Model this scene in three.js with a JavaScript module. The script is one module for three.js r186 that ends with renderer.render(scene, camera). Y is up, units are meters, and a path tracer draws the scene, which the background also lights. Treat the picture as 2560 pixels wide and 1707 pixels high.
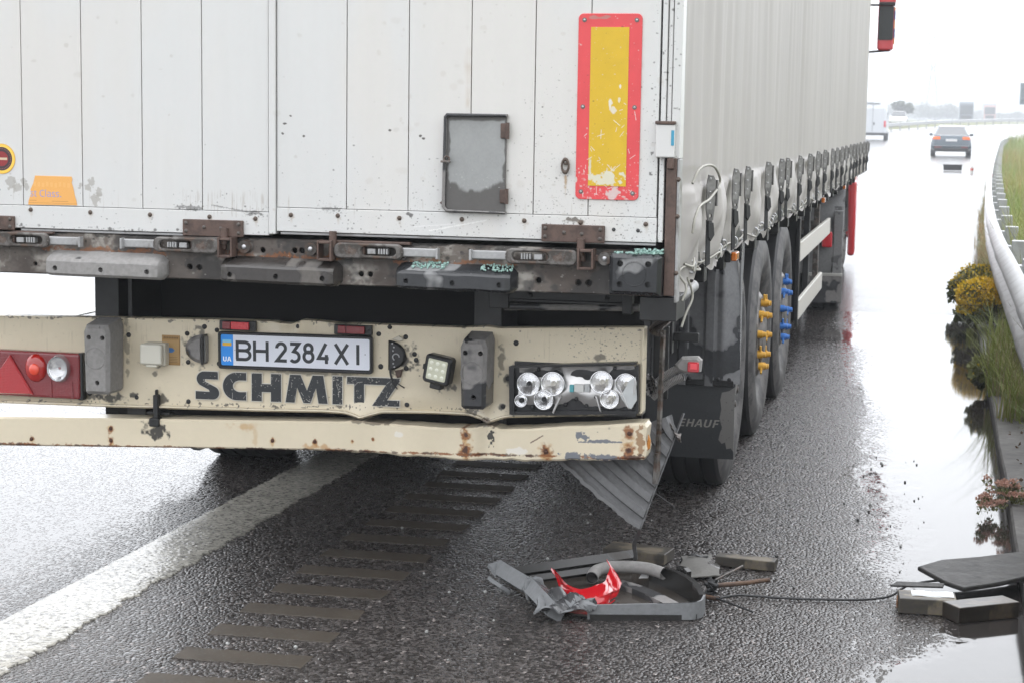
import * as THREE from 'three';
import { RoundedBoxGeometry } from 'three/addons/geometries/RoundedBoxGeometry.js';
import { mergeGeometries, mergeVertices, toCreasedNormals } from 'three/addons/utils/BufferGeometryUtils.js';
import { Brush, Evaluator, SUBTRACTION } from 'three-bvh-csg';

// ---------------------------------------------------------------- camera, sky, sun, exposure
const scene = new THREE.Scene();
const camera = new THREE.PerspectiveCamera(21.41, 1024 / 682, 0.1, 6000);
{
  const yaw = 0.2312, pitch = 0.123, roll = 0.0153;
  camera.position.set(2.05, 1.574, 5.367);
  camera.rotation.set(-pitch, yaw, 0, 'YXZ');
  camera.rotateZ(roll);
  camera.focus = 6.6;
  camera.userData.fStop = 9;
}
const renderer = new THREE.WebGLRenderer({ antialias: true });
renderer.toneMapping = THREE.LinearToneMapping;
renderer.toneMappingExposure = 1.25;
renderer.shadowMap.enabled = true;

const sunDir = new THREE.Vector3(-0.25, 0.78, -0.58).normalize();
{ // overcast sky, a broad brighter area where the sun stands behind the cloud ahead of the truck
  const W = 256, H = 128, d = new Float32Array(W * H * 4), v = new THREE.Vector3();
  for (let j = 0; j < H; j++) for (let i = 0; i < W; i++) {
    const el = ((j + 0.5) / H - 0.5) * Math.PI, az = ((i + 0.5) / W - 0.5) * 2 * Math.PI;
    v.set(Math.cos(el) * Math.cos(az), Math.sin(el), Math.cos(el) * Math.sin(az));
    const up = Math.max(0, v.y), c = Math.max(-1, Math.min(1, v.dot(sunDir)));
    const L = 1.82 * (0.94 + 0.18 * up) * (1 + 0.5 * c) + 1.0 * Math.exp((c - 1) * 4);
    const o = (j * W + i) * 4;
    d[o] = L * 0.972; d[o + 1] = L * 0.995; d[o + 2] = L * 1.035; d[o + 3] = 1;
  }
  const t = new THREE.DataTexture(d, W, H, THREE.RGBAFormat, THREE.FloatType);
  t.mapping = THREE.EquirectangularReflectionMapping; t.magFilter = t.minFilter = THREE.LinearFilter; t.needsUpdate = true;
  scene.background = t; scene.environment = t;
}
const sun = new THREE.DirectionalLight(new THREE.Color(1, 0.975, 0.94), 0.6);
sun.position.copy(sunDir).multiplyScalar(60); sun.target.position.set(0, 0, -4);
sun.castShadow = true; sun.shadow.radius = 40; sun.shadow.mapSize.set(2048, 2048);
Object.assign(sun.shadow.camera, { left: -25, right: 25, top: 25, bottom: -25, near: 1, far: 140 });
scene.add(sun, sun.target);
scene.fog = new THREE.FogExp2(0xf1f5fa, 0.0017);

// ---------------------------------------------------------------- helpers
function rng(seed) { let s = seed >>> 0; return () => { s = (s + 0x6D2B79F5) >>> 0; let t = Math.imul(s ^ (s >>> 15), 1 | s); t = (t + Math.imul(t ^ (t >>> 7), 61 | t)) ^ t; return ((t ^ (t >>> 14)) >>> 0) / 4294967296; }; }
const hash2 = (x, y, s = 0) => { let h = Math.imul(x | 0, 374761393) ^ Math.imul(y | 0, 668265263) ^ Math.imul(s | 0, 2147483647 - 1274126177); h = Math.imul(h ^ (h >>> 13), 1274126177); h ^= h >>> 16; h = Math.imul(h, 2246822519); return ((h ^ (h >>> 13)) >>> 0) / 4294967296; };
const sm = (a, b, x) => { const t = Math.max(0, Math.min(1, (x - a) / (b - a))); return t * t * (3 - 2 * t); };
const mix = (a, b, t) => a + (b - a) * t;
const pm = (n, p) => p ? ((n % p) + p) % p : n;
function vn(x, y, s = 0, p = 0) { // value noise 0..1, period p if given
  const xi = Math.floor(x), yi = Math.floor(y), fx = x - xi, fy = y - yi, u = fx * fx * (3 - 2 * fx), v = fy * fy * (3 - 2 * fy);
  const x0 = pm(xi, p), x1 = pm(xi + 1, p), y0 = pm(yi, p), y1 = pm(yi + 1, p);
  return mix(mix(hash2(x0, y0, s), hash2(x1, y0, s), u), mix(hash2(x0, y1, s), hash2(x1, y1, s), u), v);
}
function fbm(x, y, o = 4, s = 0, p = 0) { let a = 0.5, t = 0, n = 0; for (let i = 0; i < o; i++) { t += a * vn(x, y, s + i * 17, p); n += a; a *= 0.5; x *= 2; y *= 2; p *= 2; } return t / n; }
function worley(x, y, s = 0, p = 0) { const xi = Math.floor(x), yi = Math.floor(y); let d1 = 9, id = 0, wa = 0, wb = 0; for (let j = -1; j < 2; j++) for (let i = -1; i < 2; i++) { const cx = pm(xi + i, p), cy = pm(yi + j, p); const a = xi + i + hash2(cx, cy, s) - x, b = yi + j + hash2(cx, cy, s + 7) - y, d = a * a + b * b; if (d < d1) { d1 = d; id = hash2(cx, cy, s + 13); wa = a; wb = b; } } return [Math.sqrt(d1), id, wa, wb]; }
function interp(table, x) { for (let i = 1; i < table.length; i++) if (x <= table[i][0]) { const [a, b] = table[i - 1], [c, d] = table[i]; return x < a ? b : b + (d - b) * (x - a) / (c - a); } return table[table.length - 1][1]; }
const toS = c => 255 * (c <= 0.0031308 ? 12.92 * c : 1.055 * Math.pow(c, 1 / 2.4) - 0.055);

function dataTex(w, h, fn, srgb, wrap = THREE.RepeatWrapping) {
  const d = new Uint8Array(w * h * 4);
  for (let j = 0; j < h; j++) for (let i = 0; i < w; i++) {
    const c = fn((i + 0.5) / w, (j + 0.5) / h), o = (j * w + i) * 4;
    for (let k = 0; k < 3; k++) { const q = typeof c === 'number' ? c : c[k]; d[o + k] = Math.max(0, Math.min(255, Math.round(srgb ? toS(Math.max(0, q)) : q * 255))); }
    d[o + 3] = 255;
  }
  return fin(new THREE.DataTexture(d, w, h), srgb, wrap);
}
function fin(t, srgb, wrap) { t.wrapS = t.wrapT = wrap; t.magFilter = THREE.LinearFilter; t.minFilter = THREE.LinearFilter; if (srgb) t.colorSpace = THREE.SRGBColorSpace; t.needsUpdate = true; return t; }

class Paint { // a colour layer in metres: stains, chips, rust and print that lie on the paint of a thing
  constructor(w, h, x0, y0, dx, dy, base) { Object.assign(this, { w, h, x0, y0, dx, dy }); this.d = new Float32Array(w * h * 3); for (let j = 0; j < h; j++) for (let i = 0; i < w; i++) { const c = base(x0 + dx * (i + 0.5) / w, y0 + dy * (j + 0.5) / h); const o = (j * w + i) * 3; this.d[o] = c[0]; this.d[o + 1] = c[1]; this.d[o + 2] = c[2]; } }
  each(x0, x1, y0, y1, fn) { const { w, h } = this; const i0 = Math.max(0, Math.floor((x0 - this.x0) / this.dx * w)), i1 = Math.min(w - 1, Math.ceil((x1 - this.x0) / this.dx * w)), j0 = Math.max(0, Math.floor((y0 - this.y0) / this.dy * h)), j1 = Math.min(h - 1, Math.ceil((y1 - this.y0) / this.dy * h)); for (let j = j0; j <= j1; j++) for (let i = i0; i <= i1; i++) { const r = fn(this.x0 + this.dx * (i + 0.5) / w, this.y0 + this.dy * (j + 0.5) / h); if (r) { const o = (j * w + i) * 3, a = Math.min(1, r[3]); for (let k = 0; k < 3; k++) this.d[o + k] = mix(this.d[o + k], r[k], a); } } }
  blot(x, y, rx, ry, c, a = 1, ragged = 0.5, f = 60, seed = 3, soft = 0.35) { this.each(x - rx * 1.6, x + rx * 1.6, y - ry * 1.6, y + ry * 1.6, (u, v) => { const d = Math.hypot((u - x) / rx, (v - y) / ry) + (fbm(u * f, v * f, 3, seed) - 0.5) * 2 * ragged; const t = a * (1 - sm(1 - soft, 1, d)); return t > 0.01 && [c[0], c[1], c[2], t]; }); return this; }
  specks(n, x0, x1, y0, y1, r0, r1, c, a, seed, biasY = 1) { const R = rng(seed); for (let k = 0; k < n; k++) { const r = mix(r0, r1, Math.pow(R(), 3)), x = mix(x0, x1, R()), y = mix(y0, y1, Math.pow(R(), biasY)); this.blot(x, y, r * (0.6 + R()), r * (0.5 + 0.8 * R()), c, a * (0.4 + 0.6 * R()), 0.35, 0.9 / r, seed + k, 0.6); } return this; }
  runs(n, x0, x1, y0, len, w, c, a, seed, thr = 0.45) { const R = rng(seed); for (let k = 0; k < n; k++) { const x = mix(x0, x1, R()), L = len * (0.3 + R()), ww = w * (0.4 + R()); this.each(x - ww, x + ww, y0 - L, y0, (u, v) => { const t = (1 - Math.abs((u - x) / ww)) * sm(0, 0.35 + 0.3 * hash2(k, 77), (y0 - v) / L) * sm(thr, thr + 0.25, fbm(u * 240, v * 26, 3, seed + k)) * a; return t > 0.01 && [c[0], c[1], c[2], t]; }); } return this; }
  seg(xa, ya, xb, yb, wd, c, a = 1, rag = 0.5) { const L2 = (xb - xa) ** 2 + (yb - ya) ** 2, m = wd * 2; this.each(Math.min(xa, xb) - m, Math.max(xa, xb) + m, Math.min(ya, yb) - m, Math.max(ya, yb) + m, (u, v) => { const t = Math.max(0, Math.min(1, ((u - xa) * (xb - xa) + (v - ya) * (yb - ya)) / L2)); const d = Math.hypot(u - xa - t * (xb - xa), v - ya - t * (yb - ya)) / wd + (fbm(u * 300, v * 300, 2, 5) - 0.5) * 2 * rag; const q = a * (1 - sm(0.6, 1, d)); return q > 0.01 && [c[0], c[1], c[2], q]; }); return this; }
  tex(wrap = THREE.ClampToEdgeWrapping) { const b = new Uint8Array(this.w * this.h * 4); for (let i = 0; i < this.w * this.h; i++) { for (let k = 0; k < 3; k++) b[i * 4 + k] = Math.max(0, Math.min(255, toS(Math.max(0, this.d[i * 3 + k])))); b[i * 4 + 3] = 255; } this.d = null; return fin(new THREE.DataTexture(b, this.w, this.h), true, wrap); }
}
const C = (r, g, b) => new THREE.Color().setRGB(r, g, b);
const M = (r, g, b, roughness = 0.6, o = {}) => new THREE.MeshPhysicalMaterial({ color: C(r, g, b), roughness, metalness: 0, ...o });

function flat(g) { return g.index ? g.toNonIndexed() : g; }
function uvBox(g) { // uv in metres from the side a face looks to
  g = flat(g); const p = g.attributes.position, uv = new Float32Array(p.count * 2), a = new THREE.Vector3(), b = new THREE.Vector3(), c = new THREE.Vector3();
  for (let i = 0; i < p.count; i += 3) {
    a.fromBufferAttribute(p, i); b.fromBufferAttribute(p, i + 1); c.fromBufferAttribute(p, i + 2);
    const n = b.clone().sub(a).cross(c.clone().sub(a)), X = Math.abs(n.x), Y = Math.abs(n.y), Z = Math.abs(n.z);
    [a, b, c].forEach((q, k) => { const o = (i + k) * 2; if (Z >= X && Z >= Y) { uv[o] = q.x; uv[o + 1] = q.y; } else if (X >= Y) { uv[o] = q.z + 0.37; uv[o + 1] = q.y; } else { uv[o] = q.x + 0.19; uv[o + 1] = q.z; } });
  }
  g.setAttribute('uv', new THREE.BufferAttribute(uv, 2)); return g;
}
function uvXY(g, x0, y0, w, h) { g = flat(g); const p = g.attributes.position, uv = new Float32Array(p.count * 2); for (let i = 0; i < p.count; i++) { uv[i * 2] = (p.getX(i) - x0) / w; uv[i * 2 + 1] = (p.getY(i) - y0) / h; } g.setAttribute('uv', new THREE.BufferAttribute(uv, 2)); return g; }
function mesh(name, geo, mat, parent = scene) { const m = new THREE.Mesh(geo, mat); m.name = name; m.castShadow = m.receiveShadow = true; parent.add(m); return m; }
const taken = {};
function numbered(n) { taken[n] = (taken[n] ?? -1) + 1; return taken[n] ? n + '_' + String(taken[n]).padStart(3, '0') : n; }
function thing(name, label, category, pos = [0, 0, 0], turn = 0, group) { const o = new THREE.Group(); o.name = numbered(name); o.position.set(...pos); o.rotation.y = turn; o.userData = { label, category }; if (group) o.userData.group = group; scene.add(o); return o; }
function single(m, label, category, group) { m.name = numbered(m.name); m.userData = { label, category }; if (group) m.userData.group = group; return m; }
function struct(o) { o.userData.kind = 'structure'; return o; }
function sub(name, parent, pos = [0, 0, 0]) { const g = new THREE.Group(); g.name = name; g.position.set(...pos); parent.add(g); return g; }
function box(x0, x1, y0, y1, z0, z1, b = 0.003) { const w = x1 - x0, h = y1 - y0, d = z1 - z0; b = Math.min(b, w * 0.45, h * 0.45, d * 0.45); const g = b > 0 ? new RoundedBoxGeometry(w, h, d, 1, b) : new THREE.BoxGeometry(w, h, d); g.translate((x0 + x1) / 2, (y0 + y1) / 2, (z0 + z1) / 2); return uvBox(g); }
function shape(pts, holes = []) { const s = new THREE.Shape(pts.map(p => new THREE.Vector2(p[0], p[1]))); for (const [x, y, r] of holes) { const h = new THREE.Path(); h.absarc(x, y, r, 0, Math.PI * 2, true); s.holes.push(h); } return s; }
function ext(s, z0, z1, b = 0.002, seg = 12) { b = Math.min(b, (z1 - z0) * 0.45); const g = new THREE.ExtrudeGeometry(s, { depth: z1 - z0 - 2 * b, bevelEnabled: b > 0, bevelThickness: b, bevelSize: b, bevelOffset: -b, bevelSegments: 1, curveSegments: seg }); g.translate(0, 0, z0 + b); return uvBox(g); }
const prism = (pts, z0, z1, b, holes, seg) => ext(shape(pts, holes), z0, z1, b, seg);
function rrect(x0, x1, y0, y1, r) { const s = new THREE.Shape(); s.moveTo(x0 + r, y0); s.lineTo(x1 - r, y0); s.absarc(x1 - r, y0 + r, r, -Math.PI / 2, 0); s.lineTo(x1, y1 - r); s.absarc(x1 - r, y1 - r, r, 0, Math.PI / 2); s.lineTo(x0 + r, y1); s.absarc(x0 + r, y1 - r, r, Math.PI / 2, Math.PI); s.lineTo(x0, y0 + r); s.absarc(x0 + r, y0 + r, r, Math.PI, Math.PI * 1.5); return s; }
function tube(pts, r, seg = 40, rs = 8, closed = false) { const c = new THREE.CatmullRomCurve3(pts.map(p => new THREE.Vector3(...p)), closed); return uvBox(new THREE.TubeGeometry(c, seg, r, rs, closed)); }
function cyl(a, b, r0, r1 = r0, seg = 14) { const A = new THREE.Vector3(...a), B = new THREE.Vector3(...b), g = new THREE.CylinderGeometry(r1, r0, A.distanceTo(B), seg); g.applyQuaternion(new THREE.Quaternion().setFromUnitVectors(new THREE.Vector3(0, 1, 0), B.clone().sub(A).normalize())); g.translate((A.x + B.x) / 2, (A.y + B.y) / 2, (A.z + B.z) / 2); return uvBox(g); }
function bar(a, b, w, h) { const A = new THREE.Vector3(...a), B = new THREE.Vector3(...b), g = new THREE.BoxGeometry(w, A.distanceTo(B), h); g.applyQuaternion(new THREE.Quaternion().setFromUnitVectors(new THREE.Vector3(0, 1, 0), B.clone().sub(A).normalize())); g.translate((A.x + B.x) / 2, (A.y + B.y) / 2, (A.z + B.z) / 2); return uvBox(g); }
function lathe(pts, seg = 32) { return new THREE.LatheGeometry(pts.map(p => new THREE.Vector2(p[0], p[1])), seg); }
function grid(nu, nv, fn, thick = 0) { // a sheet from fn(u, v) -> [x, y, z]; with a thickness it gets a back and edges
  const P = [], I = [], UV = []; for (let j = 0; j <= nv; j++) for (let i = 0; i <= nu; i++) { P.push(...fn(i / nu, j / nv)); UV.push(i / nu, j / nv); }
  const at = (i, j) => j * (nu + 1) + i; for (let j = 0; j < nv; j++) for (let i = 0; i < nu; i++) I.push(at(i, j), at(i + 1, j), at(i + 1, j + 1), at(i, j), at(i + 1, j + 1), at(i, j + 1));
  let g = new THREE.BufferGeometry(); g.setAttribute('position', new THREE.Float32BufferAttribute(P, 3)); g.setAttribute('uv', new THREE.Float32BufferAttribute(UV, 2)); g.setIndex(I); g.computeVertexNormals();
  if (thick) {
    const n = g.attributes.normal, N = P.length / 3; for (let k = 0; k < N; k++) { P.push(P[k * 3] - n.getX(k) * thick, P[k * 3 + 1] - n.getY(k) * thick, P[k * 3 + 2] - n.getZ(k) * thick); UV.push(UV[k * 2], UV[k * 2 + 1]); }
    const F = I.length; for (let k = 0; k < F; k += 3) I.push(I[k] + N, I[k + 2] + N, I[k + 1] + N);
    const edge = (a, b) => I.push(a, a + N, b, b, a + N, b + N);
    for (let i = 0; i < nu; i++) { edge(at(i, 0), at(i + 1, 0)); edge(at(i + 1, nv), at(i, nv)); } for (let j = 0; j < nv; j++) { edge(at(0, j + 1), at(0, j)); edge(at(nu, j), at(nu, j + 1)); }
    g = new THREE.BufferGeometry(); g.setAttribute('position', new THREE.Float32BufferAttribute(P, 3)); g.setAttribute('uv', new THREE.Float32BufferAttribute(UV, 2)); g.setIndex(I); g = toCreasedNormals(g, 0.7);
  }
  return g;
}
const merge = gs => mergeGeometries(gs.map(g => { g = flat(g); if (!g.attributes.uv) g = uvBox(g); for (const k of Object.keys(g.attributes)) if (!['position', 'normal', 'uv'].includes(k)) g.deleteAttribute(k); return g; }));
const csg = new Evaluator(); csg.useGroups = false;
function drill(g, holes, r, depth, zf) { let A = new Brush(mergeVertices(g.clone(), 1e-5)); A.updateMatrixWorld(); for (const [x, y, rr] of holes) { const c = new THREE.CylinderGeometry(rr || r, rr || r, depth * 2, 14); c.rotateX(Math.PI / 2); c.translate(x, y, zf); const Bq = new Brush(c); Bq.updateMatrixWorld(); A = csg.evaluate(A, Bq, SUBTRACTION); } return uvBox(toCreasedNormals(A.geometry, 0.5)); }

// ---------------------------------------------------------------- the lie of the land: the road bends right and climbs far ahead (s = metres ahead of the trailer's rear)
const shift = s => { const t = Math.max(0, s - 8); return 0.034 * t * t / (t + 14) + Math.max(0, s - 80) ** 2 / 1200; };
const rise = s => interp([[-100, 0], [40, 0], [65, 0.03], [90, 0.1], [110, 0.19], [130, 0.36], [145, 0.6], [160, 0.9], [185, 1.3], [220, 1.72], [300, 2.2], [600, 3], [5000, 3]], s);
const steps = []; for (let s = -60; s < 10; s += 5) steps.push(s); for (let s = 10; s < 100; s += 3) steps.push(s); for (let s = 100; s < 330; s += 6) steps.push(s);
function ribbon(ss, rels, y = () => 0) { const g = grid(rels.length - 1, ss.length - 1, (u, v) => { const s = ss[Math.round(v * (ss.length - 1))], r = rels[Math.round(u * (rels.length - 1))]; return [r + shift(s), rise(s) + y(r, s), -s]; }); const p = g.attributes.position, uv = g.attributes.uv; for (let i = 0; i < p.count; i++) uv.setXY(i, p.getX(i), p.getZ(i)); return g; }

const groundTex = dataTex(512, 512, (u, v) => { const n = fbm(u * 8, v * 8, 5, 3, 8), m = fbm(u * 32, v * 32, 3, 9, 32); return [mix(0.07, 0.16, n) * (0.7 + 0.6 * m), mix(0.085, 0.15, n) * (0.7 + 0.6 * m), mix(0.025, 0.05, n)]; }, true);
groundTex.repeat.set(0.25, 0.25);
const ground = struct(mesh('ground', ribbon([-60, -20, 0, ...steps.filter(s => s > 8), 400, 600, 1000, 1800, 3000], [-1500, -400, -120, -60, -30, -15, -14, 2.5, 2.75, 3.4, 5, 8, 14, 30, 80, 300, 1500], (r) => r < 2.6 ? (r > -15 ? -0.25 : -0.15) : r < 2.8 ? 0.06 : r < 4 ? 0.1 : r < 6 ? 0.22 : 0.35), new THREE.MeshStandardMaterial({ map: groundTex, roughness: 1 })));

const road = struct(new THREE.Group()); road.name = 'road'; scene.add(road);
// the wet asphalt round the truck: stones of about a centimetre, standing out of a film of water that is deepest by the kerb and in the lane's track
const poolEdge = z => interp([[-10, 1.72], [-6, 1.86], [-3, 2.08], [-1, 2.17], [-0.2, 2.24], [0.15, 2.0], [0.6, 1.9], [2.2, 1.75]], z);
function asphaltPatch(x0, x1, z0, z1, nx, nz) {
  const hB = new Uint8Array(nx * nz * 4), hC = new Uint8Array(nx * nz * 4), hR = new Uint8Array(nx * nz * 4), w0 = x1 - x0, d0 = z1 - z0;
  for (let j = 0; j < nz; j++) for (let i = 0; i < nx; i++) {
    const x = x0 + w0 * (i + 0.5) / nx, z = z0 + d0 * (j + 0.5) / nz, o = (j * nx + i) * 4;
    const [d, id, a, b] = worley(x / 0.0105, z / 0.0105, 5), big = fbm(x * 2.3, z * 1.1, 4, 21), mid = fbm(x * 14, z * 9, 3, 33), t1 = hash2(id * 99991, 1, 4) - 0.5, t2 = hash2(id * 99991, 2, 6) - 0.5;
    const h = Math.max(0, Math.min(1, (0.32 + 0.5 * id) + 0.85 * (a * t1 + b * t2) - 0.5 * sm(0.3, 0.75, d))) + 0.06 * (vn(x * 300, z * 300, 8) - 0.5);
    let w = 0.12 + 0.14 * big + 0.1 * mid;
    const lane = sm(-0.7, -1.15, x + (big - 0.5) * 0.5); w = mix(w, 0.5 + 0.26 * big, lane);
    w = mix(w, 0.42 + 0.3 * big, sm(-4.5, -9.5, z) * (1 - lane));
    const pool = sm(mix(-0.55, -0.16, sm(-1.2, -0.3, z)), 0.06, x - poolEdge(z) + (big - 0.5) * 0.22 + (mid - 0.5) * 0.1); w = mix(w, 0.97, pool);
    w += 0.1 * sm(0.55, 0.75, big) * (1 - lane);
    const under = h < w, e = Math.max(h, w), st = hash2(id * 99991, 3, 2), dirt = 0.8 + 0.5 * mid;
    let c = under ? 0.024 : mix(0.02, 0.08, id * id); if (!under && st > 0.985) c = 0.25;
    hB[o] = hB[o + 1] = hB[o + 2] = 255 * Math.max(0, Math.min(1, e));
    hC[o] = toS(c * 1.14 * dirt); hC[o + 1] = toS(c * 1.0 * dirt); hC[o + 2] = toS(c * 0.94 * dirt);
    const r = under ? 0.06 : 0.2 + 0.16 * id; hR[o] = hR[o + 1] = hR[o + 2] = 255 * r; hB[o + 3] = hC[o + 3] = hR[o + 3] = 255;
  }
  const t = (d, s) => fin(new THREE.DataTexture(d, nx, nz), s, THREE.ClampToEdgeWrapping);
  const g = new THREE.PlaneGeometry(w0, d0, 20, 30); g.rotateX(-Math.PI / 2); g.translate((x0 + x1) / 2, 0, (z0 + z1) / 2);
  const p = g.attributes.position, uv = g.attributes.uv; for (let i = 0; i < p.count; i++) uv.setXY(i, (p.getX(i) - x0) / w0, (p.getZ(i) - z0) / d0);
  mesh('asphalt', g, new THREE.MeshPhysicalMaterial({ color: 0xffffff, roughness: 1, ior: 1.45, bumpScale: 0.0072, map: t(hC, true), bumpMap: t(hB, false), roughnessMap: t(hR, false) }), road);
}
asphaltPatch(-0.6, 2.375, -6, 2.2, 2048, 2048); asphaltPatch(-0.6, 2.375, -10, -6, 1024, 1024); asphaltPatch(-4.6, -0.6, -10, 2.2, 2048, 2048);
const FH = 512, farH = (u, v) => { const [d, id] = worley(u * 160, v * 160, 5, 160), big = fbm(u * 4, v * 4, 4, 21, 4); return [Math.max(0, 1 - d * 1.15) * (0.35 + 0.65 * id), 0.42 + 0.4 * big, id]; };
const farBump = dataTex(FH, FH, (u, v) => { const [h, w] = farH(u, v); return Math.max(h, w); }, false); farBump.repeat.set(0.5, 0.5);
const farCol = dataTex(FH, FH, (u, v) => { const [h, w, id] = farH(u, v); const c = h < w ? 0.026 : mix(0.02, 0.07, id * id); return [c * 1.1, c, c * 0.95]; }, true); farCol.repeat.set(0.5, 0.5);
const asphaltFar = new THREE.MeshPhysicalMaterial({ map: farCol, bumpMap: farBump, bumpScale: 0.006, roughness: 0.22, ior: 1.45 });
mesh('asphalt', ribbon([10, ...steps.filter(s => s > 10)], [-14, -9, -4.6, 0, 2.375]), asphaltFar, road);
mesh('asphalt', ribbon([-60, -30, -12, -2.2], [-14, -9, -4.6, 0, 2.375]), asphaltFar, road);
mesh('asphalt', ribbon([-2.2, 2, 6, 10], [-14, -9, -4.6]), asphaltFar, road);

// edge line of thick agglomerate paint, ragged towards the shoulder
const lineBump = dataTex(512, 512, (u, v) => { const [d, id] = worley(u * 32, v * 32, 4, 32); return Math.max(0.45, (1 - d) * (0.5 + 0.5 * id)) * 0.8 + 0.25 * fbm(u * 60, v * 60, 3, 7, 60); }, false); lineBump.repeat.set(1.6, 1.6);
const lineCol = dataTex(512, 512, (u, v) => { const n = fbm(u * 24, v * 24, 4, 5, 24), k = sm(0.72, 0.55, fbm(u * 64, v * 64, 2, 9, 64)) * 0.6 + 0.4; const c = (0.22 + 0.22 * n) * k; return [c, c * 0.955, c * 0.84]; }, true); lineCol.repeat.set(1.6, 1.6);
const linePaint = new THREE.MeshPhysicalMaterial({ map: lineCol, bumpMap: lineBump, bumpScale: 0.004, roughness: 0.22, ior: 1.42 });
{
  const n = 1100, zs = z => z; const g = grid(6, n, (u, v) => { const z = mix(4, -10, v); const l = -0.728 + 0.012 * (fbm(z * 9, 1.3, 3, 4) - 0.5), r = -0.466 + 0.05 * (fbm(z * 11, 7.7, 4, 12) - 0.5) + 0.03 * (fbm(z * 70, 3.1, 2, 14) - 0.5), k = Math.max(0, Math.min(1, (u * 6 - 1) / 4)); return [mix(l, r, k) + (u < 0.1 ? -0.004 : u > 0.9 ? 0.005 : 0), u < 0.1 || u > 0.9 ? -0.003 : 0.0045, zs(z)]; });
  const p = g.attributes.position, uv = g.attributes.uv; for (let i = 0; i < p.count; i++) uv.setXY(i, p.getX(i), p.getZ(i));
  mesh('edge_line', g, linePaint, road);
  mesh('edge_line', ribbon([10, ...steps.filter(s => s > 10)], [-0.728, -0.47], () => 0.006), linePaint, road);
}
for (const off of [-4.5, -8.25]) for (let s = -20; s < 200; s += 12) { const m = mesh('lane_dash', ribbon([s, s + 2, s + 4], [off - 0.07, off + 0.07], () => 0.006), linePaint, road); }
mesh('edge_line', ribbon(steps, [-12.3, -12.1], () => 0.006), linePaint, road);
// rumble bars across the shoulder
const barCol = dataTex(256, 256, (u, v) => { const n = fbm(u * 10, v * 10, 4, 3, 10), k = fbm(u * 60, v * 60, 2, 4, 60); const c = 0.028 + 0.02 * n; return k > 0.7 ? [c * 1.6, c * 1.5, c * 1.3] : [c * 1.25, c * 0.98, c * 0.72]; }, true); barCol.repeat.set(2.5, 2.5);
const barMat = new THREE.MeshPhysicalMaterial({ map: barCol, roughness: 0.5, bumpMap: farBump, bumpScale: 0.0015 });
for (let k = 0; k < 26; k++) {
  const z0 = 1.09 - k * 0.258, R = rng(90 + k), pts = []; const zc = t => 0.02 * (fbm(t * 30, k * 3.1, 3, 6) - 0.5);
  const nb = 36, ex = i => (i === 0 || i === nb ? 0.014 * (R() - 0.5) : 0); for (let i = 0; i <= nb; i++) pts.push([-0.07 + 0.39 * i / nb + ex(i), -(z0 - 0.058 - 0.012 * i / nb + zc(i / nb))]); for (let i = nb; i >= 0; i--) pts.push([-0.07 + 0.39 * i / nb + ex(i), -(z0 + 0.053 - 0.012 * i / nb + zc(i / nb + 5))]);
  const g = ext(shape(pts.reverse()), -0.004, 0.003, 0.001); g.rotateX(-Math.PI / 2); mesh('rumble_bar', uvBox(g), barMat, road);
}
// kerb: low concrete edge, wet and dirty
const kerbCol = dataTex(512, 512, (u, v) => { const n = fbm(u * 9, v * 9, 5, 3, 9), k = fbm(u * 40, v * 40, 3, 8, 40); const c = mix(0.05, 0.13, n) * (0.7 + 0.6 * k); return [c * 1.05, c, c * 0.97]; }, true); kerbCol.repeat.set(1, 1);
const kerbMat = new THREE.MeshPhysicalMaterial({ map: kerbCol, roughness: 0.75, bumpMap: kerbCol, bumpScale: 0.008 });
{
  const prof = [[2.375, -0.2], [2.377, 0.045], [2.385, 0.056], [2.5, 0.062], [2.62, 0.064], [2.66, 0.05], [2.66, -0.2]]; const ss = [-60, -20, -5, ...Array.from({ length: 24 }, (_, i) => i * 0.7), ...steps.filter(s => s > 16 && s < 220)];
  const g = grid(prof.length - 1, ss.length - 1, (u, v) => { const s = ss[Math.round(v * (ss.length - 1))], q = prof[Math.round(u * (prof.length - 1))]; return [q[0] + shift(s) + 0.004 * Math.sin(s * 3.1), rise(s) + q[1], -s]; }); g.computeVertexNormals();
  struct(mesh('kerb', uvBox(toCreasedNormals(g, 0.6)), kerbMat));
}

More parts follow.
